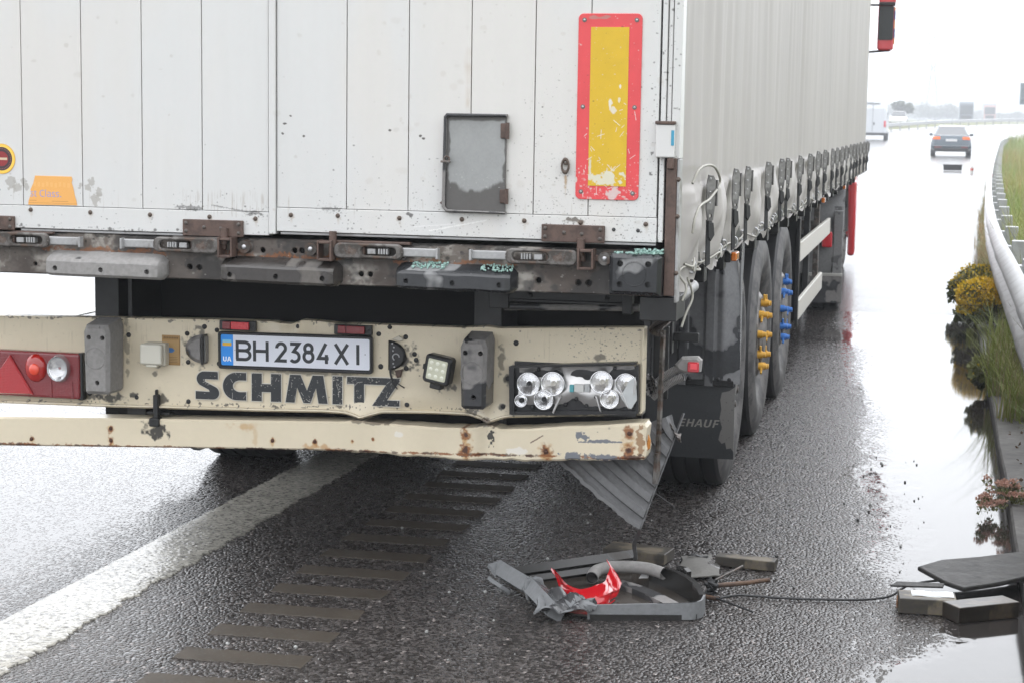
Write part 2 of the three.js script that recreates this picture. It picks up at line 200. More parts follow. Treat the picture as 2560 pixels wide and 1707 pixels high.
// ---------------------------------------------------------------- materials of the trailer
const GR = [0.035, 0.03, 0.026], GB = [0.012, 0.011, 0.010], BR = [0.10, 0.065, 0.045], RU = [0.23, 0.075, 0.015], RD2 = [0.06, 0.022, 0.012];
const doorPaint = new Paint(2048, 900, -1.3, 1.15, 2.6, 1.15, (x, y) => { const a = fbm(x * 3, y * 1.2, 4, 2), b = fbm(x * 40, y * 3, 3, 5), c = fbm(x * 90, y * 90, 2, 6); const k = 0.6 * (0.95 + 0.07 * a + 0.03 * b + 0.02 * c); const w = sm(0.52, 0.75, a) * 0.05; return [k, k * (0.996 - w * 0.5), k * (0.975 - w)]; });
{
  const P = doorPaint, st = [0.46, 0.40, 0.34];
  P.specks(420, -1.3, 1.28, 1.19, 1.36, 0.0008, 0.004, GR, 0.75, 11, 2.2).specks(260, -0.3, 1.28, 1.19, 1.5, 0.0008, 0.0045, GR, 0.7, 12, 1.8).specks(520, 0.8, 1.28, 1.19, 1.75, 0.0007, 0.0035, [0.08, 0.07, 0.06], 0.8, 13, 1.7).specks(120, -1.3, 1.28, 1.4, 2.0, 0.0008, 0.0028, [0.2, 0.18, 0.16], 0.5, 14);
  P.specks(700, 0.2, 1.28, 1.19, 1.42, 0.0007, 0.0035, [0.07, 0.06, 0.05], 0.8, 16, 1.9).specks(900, 0.85, 1.28, 1.2, 1.6, 0.0006, 0.0028, [0.1, 0.09, 0.08], 0.8, 17, 1.5).specks(60, 0.3, 1.25, 1.3, 1.9, 0.006, 0.02, [0.47, 0.43, 0.38], 0.35, 18);
  P.specks(70, -1.2, 1.2, 1.25, 1.95, 0.004, 0.012, [0.42, 0.39, 0.35], 0.45, 15);
  P.runs(60, -0.3, -0.02, 1.34, 0.08, 0.003, [0.3, 0.25, 0.2], 0.45, 21).runs(50, -1.2, 1.2, 1.33, 0.07, 0.003, [0.36, 0.32, 0.27], 0.4, 22);
  P.blot(0.636, 1.62, 0.022, 0.13, [0.48, 0.40, 0.32], 0.6, 0.8, 22, 4, 0.9).blot(-0.27, 1.275, 0.05, 0.007, GR, 0.6, 1.1, 110, 6).blot(-0.05, 1.263, 0.03, 0.008, GR, 0.6, 1.1, 120, 7).blot(0.21, 1.283, 0.05, 0.006, GR, 0.5, 1.1, 120, 8).specks(60, -0.32, -0.23, 1.265, 1.3, 0.0008, 0.004, GR, 0.7, 81, 2).specks(60, -0.1, -0.01, 1.25, 1.285, 0.0008, 0.004, GR, 0.7, 82).specks(60, 0.15, 0.25, 1.27, 1.31, 0.0008, 0.004, GR, 0.6, 83, 2).blot(0.46, 1.272, 0.014, 0.008, GR, 0.8, 0.8, 120, 9).blot(0.975, 1.268, 0.035, 0.01, [0.12, 0.1, 0.08], 0.9, 0.8, 90, 19);
  for (const [x, y, r] of [[-0.9, 1.34, 0.02], [-0.88, 1.325, 0.016], [-0.856, 1.345, 0.012], [-0.845, 1.33, 0.01], [-0.615, 1.345, 0.014], [-0.625, 1.33, 0.012], [-0.59, 1.315, 0.012], [-0.6, 1.295, 0.017], [-0.655, 1.335, 0.008]]) P.blot(x, y, r, r * 1.3, [0.36, 0.34, 0.31], 0.75, 0.8, 110, 31, 0.3);
  for (const [x, y] of [[0.045, 1.545], [0.065, 1.57], [0.038, 1.515], [0.11, 1.508], [0.488, 1.515], [0.497, 1.508], [0.39, 1.53]]) P.blot(x, y, 0.006, 0.004, [0.06, 0.05, 0.045], 0.9, 0.7, 150, 41);
  P.blot(0.946, 1.385, 0.008, 0.025, [0.35, 0.2, 0.07], 0.75, 0.6, 90, 51, 0.8).blot(0.946, 1.36, 0.006, 0.04, [0.45, 0.36, 0.26], 0.5, 0.6, 60, 52, 0.8);
  for (const [x, y] of [[-1.04, 1.256], [-0.83, 1.254], [-0.619, 1.251], [-0.411, 1.249], [-0.207, 1.248], [-0.052, 1.246], [0.067, 1.261], [0.222, 1.263], [0.423, 1.261], [0.623, 1.263], [0.82, 1.264], [0.995, 1.263], [1.194, 1.264]]) { P.blot(x, y - 0.003, 0.013, 0.012, [0.4, 0.34, 0.28], 0.6, 0.7, 130, 61 + x * 10, 0.7); P.blot(x + 0.002, y - 0.015, 0.006, 0.016, [0.5, 0.46, 0.41], 0.5, 0.7, 130, 61, 0.9); }
  P.seg(0.52, 1.225, 0.7, 1.262, 0.0025, [0.75, 0.74, 0.72], 0.9, 0.8).seg(0.47, 1.235, 0.6, 1.248, 0.002, [0.72, 0.71, 0.7], 0.7, 0.8).seg(-0.2, 1.285, -0.06, 1.264, 0.0025, GR, 0.5, 0.9);
  P.specks(160, 1.2, 1.29, 1.19, 1.95, 0.0012, 0.006, GR, 0.8, 71); P.specks(260, -1.28, 1.25, 1.188, 1.205, 0.002, 0.008, GR, 0.85, 73);
}
const doorTex = doorPaint.tex();
const M_door = new THREE.MeshPhysicalMaterial({ map: doorTex, roughness: 0.38, clearcoat: 0.15, clearcoatRoughness: 0.25 });
const doorUV = g => uvXY(g, -1.3, 1.15, 2.6, 1.15);
const M_gap = M(0.05, 0.05, 0.05, 0.8);

// grimy galvanised / painted metal used on the sill and fittings
function grimeTex(base, dark, seed, amt = 0.5, rust = 0) { return dataTex(512, 512, (u, v) => { const n = fbm(u * 6, v * 6, 5, seed, 6), m = fbm(u * 30, v * 30, 3, seed + 5, 30), s = sm(amt - 0.14, amt + 0.14, n * 0.7 + m * 0.3), r = rust * sm(0.56, 0.7, fbm(u * 9, v * 9, 4, seed + 9, 9)); return [0, 1, 2].map(k => mix(mix(base[k], dark[k], s), RU[k] * 0.7, r) * (0.85 + 0.3 * m)); }, true); }
const rep = (t, r) => { const c = t.clone(); c.repeat.set(r, r); c.needsUpdate = true; return c; };
const T_fit = grimeTex([0.16, 0.15, 0.14], [0.05, 0.042, 0.036], 3, 0.45, 0.2), T_dark = grimeTex([0.016, 0.0165, 0.017], [0.008, 0.008, 0.008], 5, 0.5), T_brown = grimeTex([0.105, 0.066, 0.052], [0.06, 0.038, 0.03], 7, 0.55), T_alu = grimeTex([0.36, 0.36, 0.36], [0.2, 0.19, 0.18], 9, 0.55);
const mk = (t, r, rough, o = {}) => new THREE.MeshPhysicalMaterial({ map: rep(t, r), roughness: rough, ...o });
const M_fit = mk(T_fit, 5, 0.5, { metalness: 0.2, bumpMap: rep(T_fit, 8), bumpScale: 0.0008 }), M_chassis = mk(T_dark, 2, 0.45), M_brown = mk(T_brown, 6, 0.6, { bumpMap: rep(T_brown, 9), bumpScale: 0.001 }), M_alu = mk(T_alu, 4, 0.42, { metalness: 0.25 }), M_bolt = M(0.10, 0.075, 0.06, 0.5, { metalness: 0.4 }), M_steel = M(0.45, 0.45, 0.46, 0.35, { metalness: 0.8 }), M_blackplastic = M(0.014, 0.014, 0.015, 0.35), M_rubberBlack = M(0.016, 0.016, 0.017, 0.55);
// rubber: pale where dry, dark in the outlines of the wet patches
function wetRubber(seed, cover, dry = [0.15, 0.143, 0.137], wet = [0.032, 0.032, 0.034]) { const f = (u, v) => sm(cover - 0.025, cover + 0.025, fbm(u * 3, v * 3, 4, seed, 3)); const t = dataTex(512, 512, (u, v) => { const w = f(u, v), m = fbm(u * 50, v * 50, 3, seed + 4, 50); return [0, 1, 2].map(k => mix(wet[k], dry[k], w) * (0.82 + 0.36 * m)); }, true), r = dataTex(256, 256, (u, v) => mix(0.25, 0.75, f(u, v)), false); t.repeat.set(2.2, 2.2); r.repeat.set(2.2, 2.2); return new THREE.MeshPhysicalMaterial({ map: t, roughnessMap: r, roughness: 1 }); }
const M_rubDry = wetRubber(3, 0.22, [0.235, 0.226, 0.217], [0.06, 0.059, 0.058]), M_rubHalf = wetRubber(8, 0.42, [0.2, 0.19, 0.183], [0.036, 0.036, 0.038]), M_rubWet = wetRubber(12, 0.6, [0.11, 0.1, 0.09], [0.035, 0.03, 0.027]), M_rubBlack = wetRubber(15, 0.62, [0.2, 0.2, 0.2], [0.02, 0.021, 0.023]);

// sill: grimy white paint, brown and black filth
const sillPaint = new Paint(2048, 180, -1.3, 1.03, 2.6, 0.18, (x, y) => { const n = fbm(x * 9, y * 14, 5, 3), m = fbm(x * 70, y * 70, 3, 8), s = sm(0.4, 0.58, n * 0.7 + m * 0.3), q = sm(0.46, 0.6, fbm(x * 5, y * 8, 5, 15)), r = sm(0.5, 0.62, fbm(x * 12, y * 16, 4, 25)); const a = [0.36, 0.335, 0.3], b = [0.12, 0.1, 0.085], c = [0.05, 0.036, 0.029]; return [0, 1, 2].map(k => mix(mix(mix(a[k], b[k], s), c[k], q * 0.85), 0.018, r * 0.7) * (0.8 + 0.4 * m)); });
for (const [a, b] of [[-0.78, -0.35], [-0.17, 0.23], [0.41, 0.8]]) for (let x = a; x < b; x += 0.018) sillPaint.blot(x, 1.128 + 0.006 * Math.sin(x * 40), 0.016, 0.008 + 0.006 * hash2(x * 999, 2), RU, 0.55, 0.9, 120, 5, 0.6);
sillPaint.specks(500, -1.28, 1.26, 1.04, 1.19, 0.001, 0.006, GB, 0.8, 31).specks(200, 0.1, 1.26, 1.12, 1.19, 0.002, 0.012, GB, 0.8, 32).specks(160, -1.28, 1.26, 1.04, 1.19, 0.002, 0.006, [0.5, 0.48, 0.45], 0.5, 33);
for (let k = 0; k < 40; k++) sillPaint.blot(-1.28 + 2.54 * hash2(k, 1), 1.175 + 0.012 * hash2(k, 2), 0.05, 0.008, GB, 0.7, 0.9, 60, k, 0.5);
const M_sill = new THREE.MeshPhysicalMaterial({ map: sillPaint.tex(), roughness: 0.5 });

// cream bumper and bar
const cream = (x, y) => { const a = fbm(x * 4, y * 7, 4, 3), b = fbm(x * 80, y * 80, 2, 4); const k = 0.93 + 0.1 * a + 0.04 * b; return [0.68 * k, 0.6 * k, 0.45 * k]; };
const bumpPaint = new Paint(2048, 480, -1.2, 0.4, 2.4, 0.54, cream);
{
  const P = bumpPaint, bot = x => 0.565 + 0.033 * (x + 1.1), top = x => 0.867 + 0.022 * (x + 1.1);
  for (let k = 0; k < 260; k++) { const x = -1.18 + 2.36 * hash2(k, 5), e = hash2(k, 6) < 0.5; P.blot(x, (e ? top(x) - 0.002 : bot(x) + 0.004) + 0.012 * (hash2(k, 7) - 0.6), 0.002 + 0.012 * hash2(k, 8) ** 4, 0.0018 + 0.005 * hash2(k, 9) ** 2, GR, 0.75, 0.9, 150, k, 0.5); }
  for (let k = 0; k < 26; k++) { const x = -1.15 + 2.3 * hash2(k, 15); P.runs(3, x, x + 0.03, top(x) - 0.005, 0.11, 0.004, [0.36, 0.3, 0.21], 0.4, 400 + k); }
  P.specks(240, -1.18, 1.15, 0.57, 0.9, 0.0008, 0.004, GR, 0.7, 51).specks(220, 0.9, 1.14, 0.8, 0.9, 0.0008, 0.004, GR, 0.85, 52).specks(80, 0.7, 1.14, 0.64, 0.9, 0.001, 0.006, GR, 0.6, 53).specks(120, -1.18, 1.15, 0.6, 0.9, 0.003, 0.01, [0.5, 0.42, 0.3], 0.35, 54);
  for (const [x, y, rx, ry, a] of [[-0.385, 0.785, 0.045, 0.07, 0.75], [0.355, 0.785, 0.04, 0.055, 0.9], [0.335, 0.735, 0.03, 0.025, 0.85], [0.49, 0.7, 0.045, 0.03, 0.8], [-0.69, 0.6, 0.08, 0.016, 0.9], [-0.79, 0.6, 0.05, 0.02, 0.8], [-0.525, 0.6, 0.03, 0.02, 0.8], [-0.525, 0.5, 0.05, 0.035, 0.95], [-0.62, 0.61, 0.022, 0.012, 0.9], [0.685, 0.64, 0.02, 0.015, 0.9], [0.7, 0.73, 0.016, 0.02, 0.85], [0.57, 0.62, 0.03, 0.012, 0.8], [0.68, 0.79, 0.013, 0.06, 0.6], [-0.64, 0.77, 0.012, 0.09, 0.5], [0.0, 0.735, 0.25, 0.008, 0.7], [0.02, 0.72, 0.2, 0.01, 0.5], [1.1, 0.64, 0.05, 0.025, 0.85], [0.9, 0.625, 0.16, 0.018, 0.85], [0.73, 0.7, 0.012, 0.09, 0.8], [-0.54, 0.722, 0.05, 0.012, 0.6], [-0.535, 0.69, 0.012, 0.012, 0.7], [1.0, 0.815, 0.03, 0.012, 0.7], [0.14, 0.885, 0.06, 0.01, 0.6]]) P.blot(x, y, rx, ry, GB, a, 1.0, 55, 7, 0.55);
  // bar: rust round the bolts, chips down to grey primer, scratches
  for (const [x, y, r] of [[-0.99, 0.443, 0.016], [-0.69, 0.495, 0.017], [-0.69, 0.455, 0.018], [-0.1, 0.487, 0.012], [0.05, 0.492, 0.016], [0.574, 0.548, 0.026], [0.574, 0.497, 0.032], [0.84, 0.503, 0.032], [1.113, 0.578, 0.03], [1.113, 0.525, 0.034], [0.25, 0.51, 0.008], [0.18, 0.5, 0.008]]) { P.blot(x, y - r * 0.25, r * 0.9, r * 1.35, [0.5, 0.3, 0.11], 0.75, 0.7, 70, 8, 0.9); P.blot(x, y, r * 0.72, r * 0.95, RU, 0.95, 0.7, 90, 9, 0.6); P.blot(x, y, r * 0.38, r * 0.42, RD2, 1, 0.6, 120, 10, 0.5); }
  P.blot(-0.2, 0.53, 0.06, 0.02, [0.5, 0.31, 0.13], 0.7, 0.9, 40, 12, 0.8).blot(-0.16, 0.49, 0.012, 0.04, [0.55, 0.4, 0.22], 0.6, 0.8, 60, 13, 0.8).blot(0.06, 0.475, 0.06, 0.012, [0.45, 0.24, 0.08], 0.7, 0.9, 60, 14, 0.7).blot(0.13, 0.468, 0.05, 0.008, RU, 0.7, 0.9, 60, 14, 0.7);
  for (let k = 0; k < 90; k++) { const x = -1.18 + 2.34 * hash2(k, 25), yb = 0.415 + 0.036 * (x + 1.12); P.blot(x, yb + 0.004, 0.01 + 0.03 * hash2(k, 26), 0.003 + 0.005 * hash2(k, 27), hash2(k, 28) < 0.45 ? RU : RD2, 0.8, 0.9, 130, k, 0.5); }
  const ch = [0.16, 0.17, 0.19]; P.blot(0.955, 0.562, 0.022, 0.011, ch, 1, 1, 90, 21, 0.2).blot(1.01, 0.548, 0.05, 0.006, ch, 1, 1, 70, 22, 0.2).seg(0.95, 0.542, 1.09, 0.549, 0.003, ch, 1, 0.8).blot(0.93, 0.495, 0.035, 0.013, ch, 1, 1, 80, 23, 0.2).blot(1.04, 0.497, 0.045, 0.011, ch, 1, 1, 80, 24, 0.2).seg(0.79, 0.53, 0.83, 0.556, 0.0025, [0.2, 0.14, 0.1], 1, 0.4).blot(0.652, 0.54, 0.012, 0.028, GB, 0.95, 1.2, 110, 25, 0.3).blot(0.645, 0.585, 0.03, 0.015, BR, 0.9, 1, 80, 26, 0.4).blot(0.6, 0.575, 0.05, 0.006, [0.2, 0.18, 0.16], 0.8, 1, 60, 27, 0.4).blot(0.25, 0.565, 0.08, 0.007, [0.15, 0.12, 0.09], 0.8, 1, 60, 28, 0.4).blot(0.34, 0.53, 0.02, 0.01, [0.75, 0.72, 0.66], 0.7, 1, 60, 29, 0.4).blot(0.75, 0.5, 0.05, 0.012, [0.78, 0.75, 0.7], 0.7, 1, 60, 30, 0.4).blot(1.15, 0.55, 0.014, 0.06, [0.3, 0.17, 0.08], 0.9, 1, 80, 33, 0.4).blot(1.135, 0.5, 0.03, 0.012, RD2, 0.9, 1, 80, 34, 0.4);
}
const M_cream = new THREE.MeshPhysicalMaterial({ map: bumpPaint.tex(), roughness: 0.34, clearcoat: 0.25, clearcoatRoughness: 0.3 });
const creamUV = g => uvXY(g, -1.2, 0.4, 2.4, 0.54);

// ---------------------------------------------------------------- the trailer
const T = thing('semi_trailer', 'white curtain-sided trailer with crushed cream rear bumper and number plate', 'trailer');

// doors of upright aluminium planks on a bottom rail
function door(x0, x1, seams, yb, yt) {
  const D = sub('door', T); const xs = [x0, ...seams, x1];
  for (let i = 0; i < xs.length - 1; i++) mesh('panel', doorUV(box(xs[i] + (i ? 0.0013 : 0), xs[i + 1] - 0.0013, yt + 0.0015, 3.86, -0.03, 0, 0.0016)), M_door, D);
  mesh('bottom_rail', doorUV(box(x0 - 0.001, x1 + 0.001, yb, yt, -0.032, 0.003, 0.002)), M_door, D);
  mesh('backing', box(x0 + 0.002, x1 - 0.002, yb + 0.01, 3.85, -0.05, -0.0305, 0), M_gap, D);
  return D;
}
const dL = door(-1.242, -0.008, [-1.067, -0.857, -0.646, -0.437, -0.232], 1.194, 1.267), dR = door(0.02, 1.226, [0.249, 0.449, 0.647, 0.846, 1.016], 1.209, 1.283);
mesh('seal_strip', doorUV(box(-0.006, 0.017, 1.199, 3.86, -0.03, 0.008, 0.003)), M_door, dR);
mesh('bottom_strip', box(0.03, 1.225, 1.199, 1.207, -0.03, -0.002, 0.002), M_alu, dR); mesh('bottom_strip', box(-0.87, -0.3, 1.184, 1.192, -0.03, -0.002, 0.002), M_alu, dL);
const rivetG = new THREE.SphereGeometry(0.0075, 10, 6, 0, Math.PI * 2, 0, Math.PI / 2).rotateX(Math.PI / 2).scale(1, 1, 0.6);
const rivet = (x, y, z, P, m = M_bolt, s = 1, n = 'rivet') => { const r = mesh(n, rivetG, m, P); r.position.set(x, y, z); r.scale.setScalar(s); return r; };
for (const [x, y] of [[-1.04, 1.256], [-0.83, 1.254], [-0.619, 1.251], [-0.411, 1.249], [-0.207, 1.248], [-0.052, 1.246]]) rivet(x, y, 0.003, dL);
for (const [x, y] of [[0.067, 1.261], [0.222, 1.263], [0.423, 1.261], [0.623, 1.263], [0.82, 1.264], [0.995, 1.263], [1.194, 1.264]]) rivet(x, y, 0.003, dR);
for (const [x, y] of [[1.097, 1.245], [1.171, 1.244]]) rivet(x, y, 0.003, dR, M_gap, 0.8, 'rivet_hole');
// brown hinge plates with screws
for (const [x0, x1, y0, y1] of [[-1.09, -0.885, 1.186, 1.232], [-0.295, -0.09, 1.186, 1.239], [0.876, 1.071, 1.203, 1.256]]) { const p = sub('hinge_plate', T); mesh('plate', box(x0, x1, y0, y1, 0.003, 0.014, 0.003), M_brown, p); for (const [fx, fy] of [[0.06, 0.78], [0.06, 0.3], [0.36, 0.55], [0.64, 0.5], [0.93, 0.78], [0.93, 0.25]]) rivet(mix(x0, x1, fx), mix(y0, y1, fy), 0.014, p, M_fit, 0.85, 'screw'); }
// stickers
{
  const cv = document.createElement('canvas'); cv.width = cv.height = 256; const c = cv.getContext('2d'); c.fillStyle = '#d8a53a'; c.fillRect(0, 0, 256, 256); c.fillStyle = '#f0c452'; c.beginPath(); c.arc(128, 128, 120, 0, 7); c.fill(); c.fillStyle = '#3a2a30'; c.beginPath(); c.arc(128, 128, 98, 0, 7); c.fill(); c.strokeStyle = '#a06a58'; c.lineWidth = 7; c.setLineDash([6, 9]); c.beginPath(); c.arc(128, 128, 84, 0, 7); c.stroke(); c.setLineDash([]); c.fillStyle = '#8a2a2c'; c.beginPath(); c.arc(128, 128, 62, 0, 7); c.fill(); c.fillStyle = '#c9b79a'; c.fillRect(76, 118, 104, 20);
  const g = new THREE.CylinderGeometry(0.049, 0.049, 0.0012, 40).rotateX(Math.PI / 2).translate(-0.932, 1.417, 0.0012); mesh('round_badge', uvXY(g, -0.982, 1.367, 0.1, 0.1), new THREE.MeshPhysicalMaterial({ map: fin(new THREE.CanvasTexture(cv), true, THREE.ClampToEdgeWrapping), roughness: 0.35 }), T);
}
{
  const cv = document.createElement('canvas'); cv.width = 512; cv.height = 286; const c = cv.getContext('2d'); c.fillStyle = '#e2a75c'; c.fillRect(0, 0, 512, 286); c.fillStyle = 'rgba(233,180,110,.5)'; for (let k = 0; k < 9; k++) c.fillRect(60 + k * 44, 60 + (k % 3) * 5, 26, 44); c.fillStyle = '#8f94c4'; c.font = '92px sans-serif'; c.fillText('st Class.', 22, 206); c.fillStyle = 'rgba(120,70,30,.5)'; c.fillRect(20, 240, 70, 4); c.fillRect(250, 244, 170, 4); c.fillRect(0, 264, 512, 3);
  const g = ext(shape([[-0.813, 1.365], [-0.684, 1.3645], [-0.6815, 1.355], [-0.684, 1.345], [-0.679, 1.33], [-0.674, 1.305], [-0.668, 1.285], [-0.666, 1.272], [-0.839, 1.27], [-0.838, 1.282], [-0.829, 1.305], [-0.83, 1.32], [-0.82, 1.34]]), 0.0006, 0.0022, 0.0003);
  mesh('torn_sticker', uvXY(g, -0.84, 1.27, 0.175, 0.096), new THREE.MeshPhysicalMaterial({ map: fin(new THREE.CanvasTexture(cv), true, THREE.ClampToEdgeWrapping), roughness: 0.5 }), T);
}
// grey hatch with a lipped frame, two hinges and a latch
{
  const hp = new Paint(400, 600, 0.56, 1.28, 0.21, 0.31, (x, y) => { const n = fbm(x * 18, y * 18, 4, 3), m = fbm(x * 160, y * 160, 3, 5); const e = y - 1.352 - 0.035 * ((x - 0.672) / 0.09) ** 2 + 0.05 * (fbm(x * 26, y * 10, 4, 8) - 0.5); const wl = Math.min(x - 0.585 + 0.02 * (fbm(2, y * 20, 3, 9) - 0.5), 0.752 - x + 0.02 * (fbm(9, y * 20, 3, 9) - 0.5)); const w = Math.min(sm(-0.006, 0.006, e), sm(-0.003, 0.003, wl), sm(0.002, -0.004, y - 1.566 + 0.006 * (fbm(x * 60, 1, 2, 3) - 0.5))); const a = [0.30, 0.305, 0.30], b = [0.10, 0.095, 0.09]; return [0, 1, 2].map(k => mix(b[k], a[k], w) * (0.85 + 0.14 * n + 0.12 * m)); });
  hp.specks(70, 0.57, 0.76, 1.36, 1.42, 0.001, 0.004, [0.42, 0.42, 0.41], 0.7, 5);
  const m = new THREE.MeshPhysicalMaterial({ map: hp.tex(), roughness: 0.45 }); const H = sub('hatch', T);
  mesh('flap', uvXY(prism([[0.572, 1.3], [0.58, 1.291], [0.761, 1.288], [0.762, 1.578], [0.574, 1.578]], 0.004, 0.012, 0.002), 0.56, 1.28, 0.21, 0.31), m, H);
  const rim = shape([[0.563, 1.3], [0.576, 1.286], [0.764, 1.284], [0.764, 1.290], [0.58, 1.293], [0.5735, 1.301], [0.5755, 1.57], [0.58, 1.5755], [0.765, 1.577], [0.765, 1.585], [0.576, 1.586], [0.567, 1.576]]); mesh('frame', ext(rim, 0.001, 0.024, 0.003), M_rubHalf, H);
  for (const [y0, y1] of [[1.512, 1.558], [1.316, 1.358]]) { mesh('hinge', merge([box(0.745, 0.768, y0, y1, 0.012, 0.02, 0.003), cyl([0.766, y0 - 0.002, 0.016], [0.766, y1 + 0.002, 0.016], 0.006)]), M_brown, H); }
  mesh('latch', merge([box(0.56, 0.592, 1.4355, 1.4425, 0.024, 0.03, 0.002), uvBox(new THREE.TorusGeometry(0.0085, 0.0025, 8, 20).translate(0.579, 1.447, 0.026))]), M_fit, H);
  mesh('corner_tab', prism([[0.553, 1.312], [0.57, 1.3], [0.572, 1.326]], 0.002, 0.012, 0.002), M_brown, H);
}
mesh('eye_bolt', merge([uvBox(new THREE.TorusGeometry(0.014, 0.0045, 8, 20).scale(0.75, 1.4, 1).translate(0.946, 1.433, 0.012)), box(0.94, 0.952, 1.436, 1.444, 0, 0.012, 0.002)]), M_bolt, T);
// red and yellow marker board
{
  const B = sub('marker_board', T);
  const scr = (P) => { P.specks(150, 0.97, 1.17, 1.34, 1.88, 0.0008, 0.0035, [0.6, 0.58, 0.54], 0.6, 3).specks(160, 0.97, 1.17, 1.335, 1.45, 0.001, 0.005, [0.6, 0.58, 0.54], 0.7, 4, 1.5).specks(90, 0.97, 1.17, 1.34, 1.88, 0.0008, 0.003, GR, 0.6, 5); const R = rng(8); for (let k = 0; k < 46; k++) { const x = 1.0 + 0.16 * R(), y = 1.34 + 0.28 * R() ** 1.5, l = 0.03 * R(), a = R() * 3; P.seg(x, y, x + l * Math.cos(a), y + l * Math.sin(a), 0.0012, [0.66, 0.63, 0.6], 0.8, 0.4); } };
  const rp = new Paint(256, 640, 0.97, 1.33, 0.206, 0.563, (x, y) => { const n = 0.92 + 0.16 * fbm(x * 30, y * 30, 4, 6); return [0.66 * n, 0.068 * n, 0.075 * n]; }); scr(rp); rp.blot(1.09, 1.352, 0.02, 0.02, [0.6, 0.5, 0.48], 0.9, 1.1, 70, 5).blot(1.04, 1.875, 0.03, 0.006, [0.4, 0.2, 0.18], 0.8, 1, 50, 7).blot(0.978, 1.39, 0.006, 0.012, [0.6, 0.55, 0.5], 0.9, 1, 50, 7);
  const yp = new Paint(256, 700, 1.014, 1.37, 0.12, 0.48, (x, y) => { const n = 0.93 + 0.14 * fbm(x * 30, y * 30, 4, 7); return [0.62 * n, 0.4 * n, 0.018 * n]; }); scr(yp); yp.blot(1.072, 1.4, 0.046, 0.022, [0.62, 0.6, 0.48], 0.95, 1.2, 70, 15, 0.3).blot(1.078, 1.622, 0.007, 0.024, [0.68, 0.66, 0.6], 0.9, 0.7, 90, 17).blot(1.085, 1.6, 0.01, 0.012, [0.66, 0.64, 0.58], 0.8, 1, 90, 18).blot(1.108, 1.67, 0.004, 0.008, [0.7, 0.68, 0.62], 0.9, 0.8, 120, 19).blot(1.105, 1.63, 0.004, 0.012, [0.7, 0.66, 0.5], 0.8, 0.8, 120, 20).seg(1.09, 1.572, 1.108, 1.557, 0.0015, [0.7, 0.66, 0.5], 0.9, 0.4).blot(1.02, 1.43, 0.005, 0.03, [0.6, 0.58, 0.5], 0.8, 0.7, 80, 21);
  mesh('red_plate', uvXY(ext(rrect(0.977, 1.17, 1.334, 1.887, 0.016), 0.0005, 0.004, 0.001), 0.97, 1.33, 0.206, 0.563), new THREE.MeshPhysicalMaterial({ map: rp.tex(), roughness: 0.4 }), B);
  mesh('yellow_panel', uvXY(box(1.0155, 1.131, 1.375, 1.847, 0.003, 0.0052, 0.0004), 1.014, 1.37, 0.12, 0.48), new THREE.MeshPhysicalMaterial({ map: yp.tex(), roughness: 0.4 }), B);
  for (const [x, y] of [[0.995, 1.868], [1.153, 1.868], [0.995, 1.611], [1.152, 1.611], [0.994, 1.357], [1.152, 1.355]]) { const s = sub('screw', B, [x, y, 0.0035]); mesh('washer', uvBox(new THREE.CylinderGeometry(0.0068, 0.0068, 0.003, 14).rotateX(Math.PI / 2)), M_fit, s); mesh('head', rivetG, M_steel, s).scale.setScalar(0.45); s.children[1].position.z = 0.0015; }
}
// right and left corner posts with white cover, brown angle post, hinge block
for (const s of [1, -1]) {
  const P = sub('corner_post', T), X = (a, b) => s > 0 ? [a, b] : [-b, -a], bx = (a, b, ...r) => box(...X(a, b), ...r);
  mesh('cover', doorUV(bx(1.2305, 1.246, 1.21, 3.9, -0.05, 0.002, 0.003)), M_door, P); mesh('cover', doorUV(bx(1.2485, 1.262, 1.47, 3.9, -0.05, -0.004, 0.003)), M_door, P); mesh('outer_post', doorUV(bx(1.264, 1.291, 1.46, 3.9, -0.07, 0.0, 0.004)), M_door, P);
  mesh('angle_post', bx(1.252, 1.284, 1.05, 1.462, -0.06, 0.004, 0.003), M_brown, P); mesh('edge_strip', bx(1.2845, 1.2925, 1.03, 1.46, -0.06, 0.001, 0.002), M_alu, P);
  mesh('hinge_block', bx(1.22, 1.277, 1.464, 1.562, 0.003, 0.022, 0.004), M_door, P); mesh('hinge_cap', bx(1.218, 1.279, 1.562, 1.572, 0.002, 0.026, 0.003), M_brown, P); mesh('hinge_pin', bx(1.256, 1.276, 1.43, 1.464, 0.003, 0.02, 0.004), M_brown, P);
  if (s > 0) { mesh('blue_mark', box(1.267, 1.276, 1.5, 1.545, 0.0222, 0.0232, 0), M(0.05, 0.28, 0.42, 0.5), P); for (const y of [1.4, 1.29, 1.12]) rivet(1.289, y, 0.002, P, M_bolt, 1); }
  mesh('post_shoe', bx(1.18, 1.292, 0.972, 1.045, -0.2, -0.005, 0.004), M_chassis, P);
}
// sill beam under the doors with open bolt holes
{
  const S = sub('rear_sill', T), holes = [[-1.1, 1.14], [-0.032, 1.146], [0.075, 1.148], [0.1, 1.148], [-0.28, 1.085], [-0.248, 1.084], [0.295, 1.082], [0.325, 1.082], [0.865, 1.082], [0.99, 1.08], [1.022, 1.08]].map(([x, y]) => [x, y, 0.0085]); holes.push([-0.823, 1.077, 0.006]);
  mesh('face', uvXY(prism([[-1.25, 1.046], [1.25, 1.046], [1.25, 1.182], [-1.25, 1.182]], -0.02, -0.008, 0.003, holes), -1.3, 1.03, 2.6, 0.18), M_sill, S);
  mesh('box_beam', box(-1.25, 1.25, 1.046, 1.178, -0.2, -0.045, 0.004), M_chassis, S); mesh('top_flange', uvXY(box(-1.25, 1.25, 1.176, 1.184, -0.15, -0.022, 0.002), -1.3, 1.03, 2.6, 0.18), M_sill, S);
}
